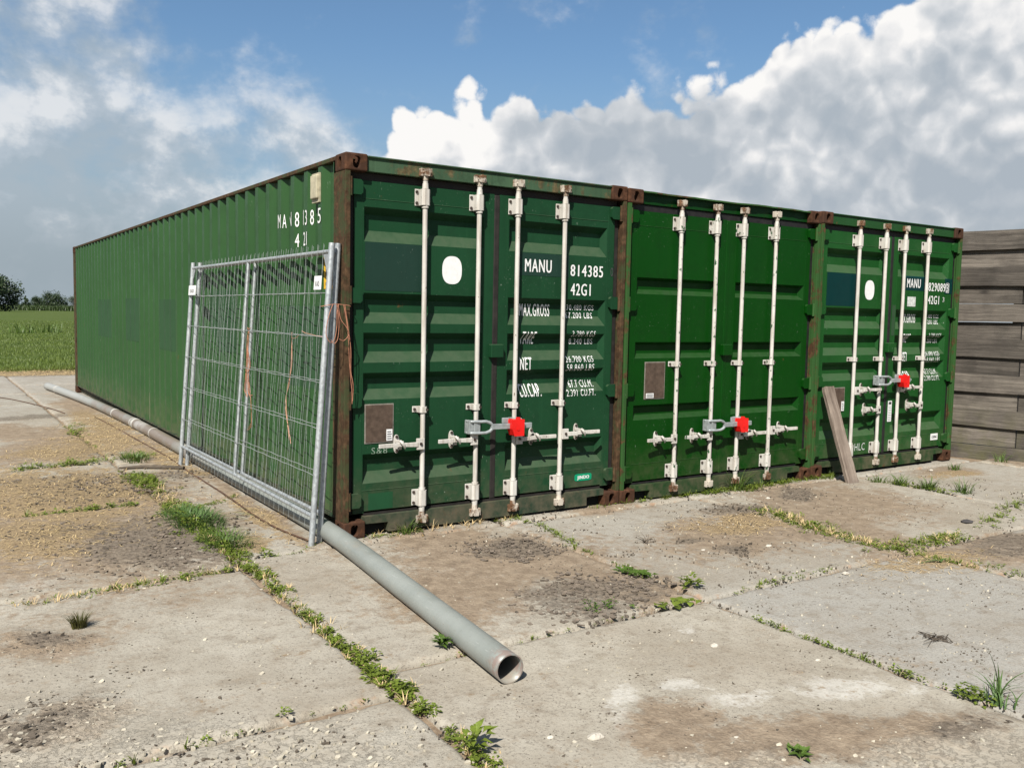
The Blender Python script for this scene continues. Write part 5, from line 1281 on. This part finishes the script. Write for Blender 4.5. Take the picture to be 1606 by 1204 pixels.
# ---------------------------------------------------------------- meadow, trees
def meadow():
    g = random.Random(5); mb = MB()
    for i in range(42000):
        y = 17.9+(g.random()**2.2)*75; x = -.9+(y-17)*.075+g.uniform(-3.2, 3.4)*(1+(y-18)*.02)
        e = float(y < 19.6); n_ = math.sin(x*1.3+y*.7)+math.sin(x*.5-y*1.1)
        h = g.uniform(.05, .12)*(1.8 if y < 18.7 and g.random() < .4 else 1)*(1+.15*n_)*(1-.006*(y-18)); w_ = .0045*(1+(y-18)*.05)
        blade(mb, x, y, .0, h, w_, g.uniform(0, 6.28), g.uniform(.2, 1.0), g, 2)
    mb.build('meadow_grass', M_['field'], label='long green grass of the meadow beyond the slabs', cat='grass', kind='stuff')
meadow()
for k_, (x, y, lab) in enumerate(((2.55, 50, 'left clump of tall rushes in the meadow'), (3.95, 51, 'right clump of tall rushes in the meadow'))):
    addplant('rush_clump', lab, 'rushes', 'grass', (x, y, 0), lambda mb: [blade(mb, r.gauss(0, .33), r.gauss(0, .3), 0, r.uniform(.35, .8), .022, r.uniform(0, 6.28), r.uniform(.3, .9), r, 3) for i in range(46)], 'rush clumps in the meadow')

M_['tree'] = leafmat('tree foliage', (.016, .032, .012), (.035, .060, .018), .35, .15)
M_['treepale'] = leafmat('willow foliage', (.075, .10, .075), (.12, .145, .11), .35, .2)
M_['bark'] = plain('bark', (.06, .05, .04), .9, .3, 4)
M_['maize'] = leafmat('maize', (.030, .058, .014), (.056, .085, .022), .4, .2)


def tree(x, y, h, w_, label, mat, seed, conifer=False, leaves=4200):
    g = random.Random(seed); o = empty('tree', (x, y, 0), label, 'tree', 'trees beyond the meadow')
    tk = MB(); tk.tube([(0, 0, -.2), (.1, 0, h*.25), (.0, .1, h*.55), (.1, 0, h*.85)], [h*.030, h*.022, h*.014, h*.005], 8)
    cl = []
    for i in range(26 if not conifer else 16):
        if conifer: t = g.random(); rr_ = w_*.5*(1-t)*.95; a = g.uniform(0, 6.28); c_ = Vector((math.cos(a)*rr_*.6, math.sin(a)*rr_*.6, h*(.1+.85*t))); s = w_*.16*(1.2-t)
        else:
            a = g.uniform(0, 6.28); t = g.random(); e = math.sqrt(max(0, 1-(2*t-.75)**2*.62)); q = g.random()**.5
            c_ = Vector((math.cos(a)*w_*.40*e*q, math.sin(a)*w_*.40*e*q, h*(.14+.74*t))); s = w_*g.uniform(.12, .20)
        cl.append((c_, s))
        tk.tube([(0, 0, c_.z*.55), c_*.5+Vector((0, 0, c_.z*.32)), c_], [h*.010, h*.006, h*.002], 5)
    tk.build('trunk', M_['bark'], o)
    cr = MB()
    for i in range(leaves):
        c_, s = g.choice(cl); d = Vector((g.gauss(0, 1), g.gauss(0, 1), g.gauss(0, .8))); d = d.normalized()*s*(.25+.85*g.random()); p = c_+d
        if p.z < .1: p.z = .1+g.random()*.6
        q = h*.030*g.uniform(.6, 1.4); u_ = Vector((g.gauss(0, 1), g.gauss(0, 1), g.gauss(0, 1))).normalized(); v_ = u_.orthogonal().normalized()
        cr.add([p-u_*q, p+v_*q*.7, p+u_*q, p-v_*q*.7], [(0, 1, 2, 3)])
    cr.build('crown', M_[mat], o); return o
TREES = [(10.4, 220, 7.7, 15, 'largest dark tree at the left picture edge beyond the meadow', 'tree', 1, False, 8000), (24.5, 330, 4.6, 5.5, 'narrow dark tree just right of the largest tree', 'tree', 2, True, 3200), (28.6, 335, 4.6, 5., 'second narrow dark tree right of the largest tree', 'tree', 3, True, 3200),
         (38.0, 350, 5.8, 11, 'round dark tree in the middle of the far row', 'tree', 4, False, 7000), (49.0, 380, 5.0, 8, 'pale willow in the far row', 'treepale', 5, False, 2600), (53.5, 360, 4.8, 8, 'dark tree touching the container edge in the far row', 'tree', 6, False, 5000), (33.0, 345, 4.4, 7, 'low dark tree between the narrow trees and the round one', 'tree', 7, False, 4500)]
for a in TREES: tree(*a)
def maize():
    g = random.Random(9); mb = MB()
    for i in range(9000):
        t = g.random(); x = 20+t*60; y = 262+g.uniform(0, 22)+(x-20)*.1; h = g.uniform(1.1, 2.0)
        blade(mb, x, y, 0, h, .09, g.uniform(0, 6.28), g.uniform(.2, .8), g, 2)
    mb.build('maize_crop', M_['maize'], label='strip of tall green crop before the far trees', cat='crop', kind='stuff')
maize()
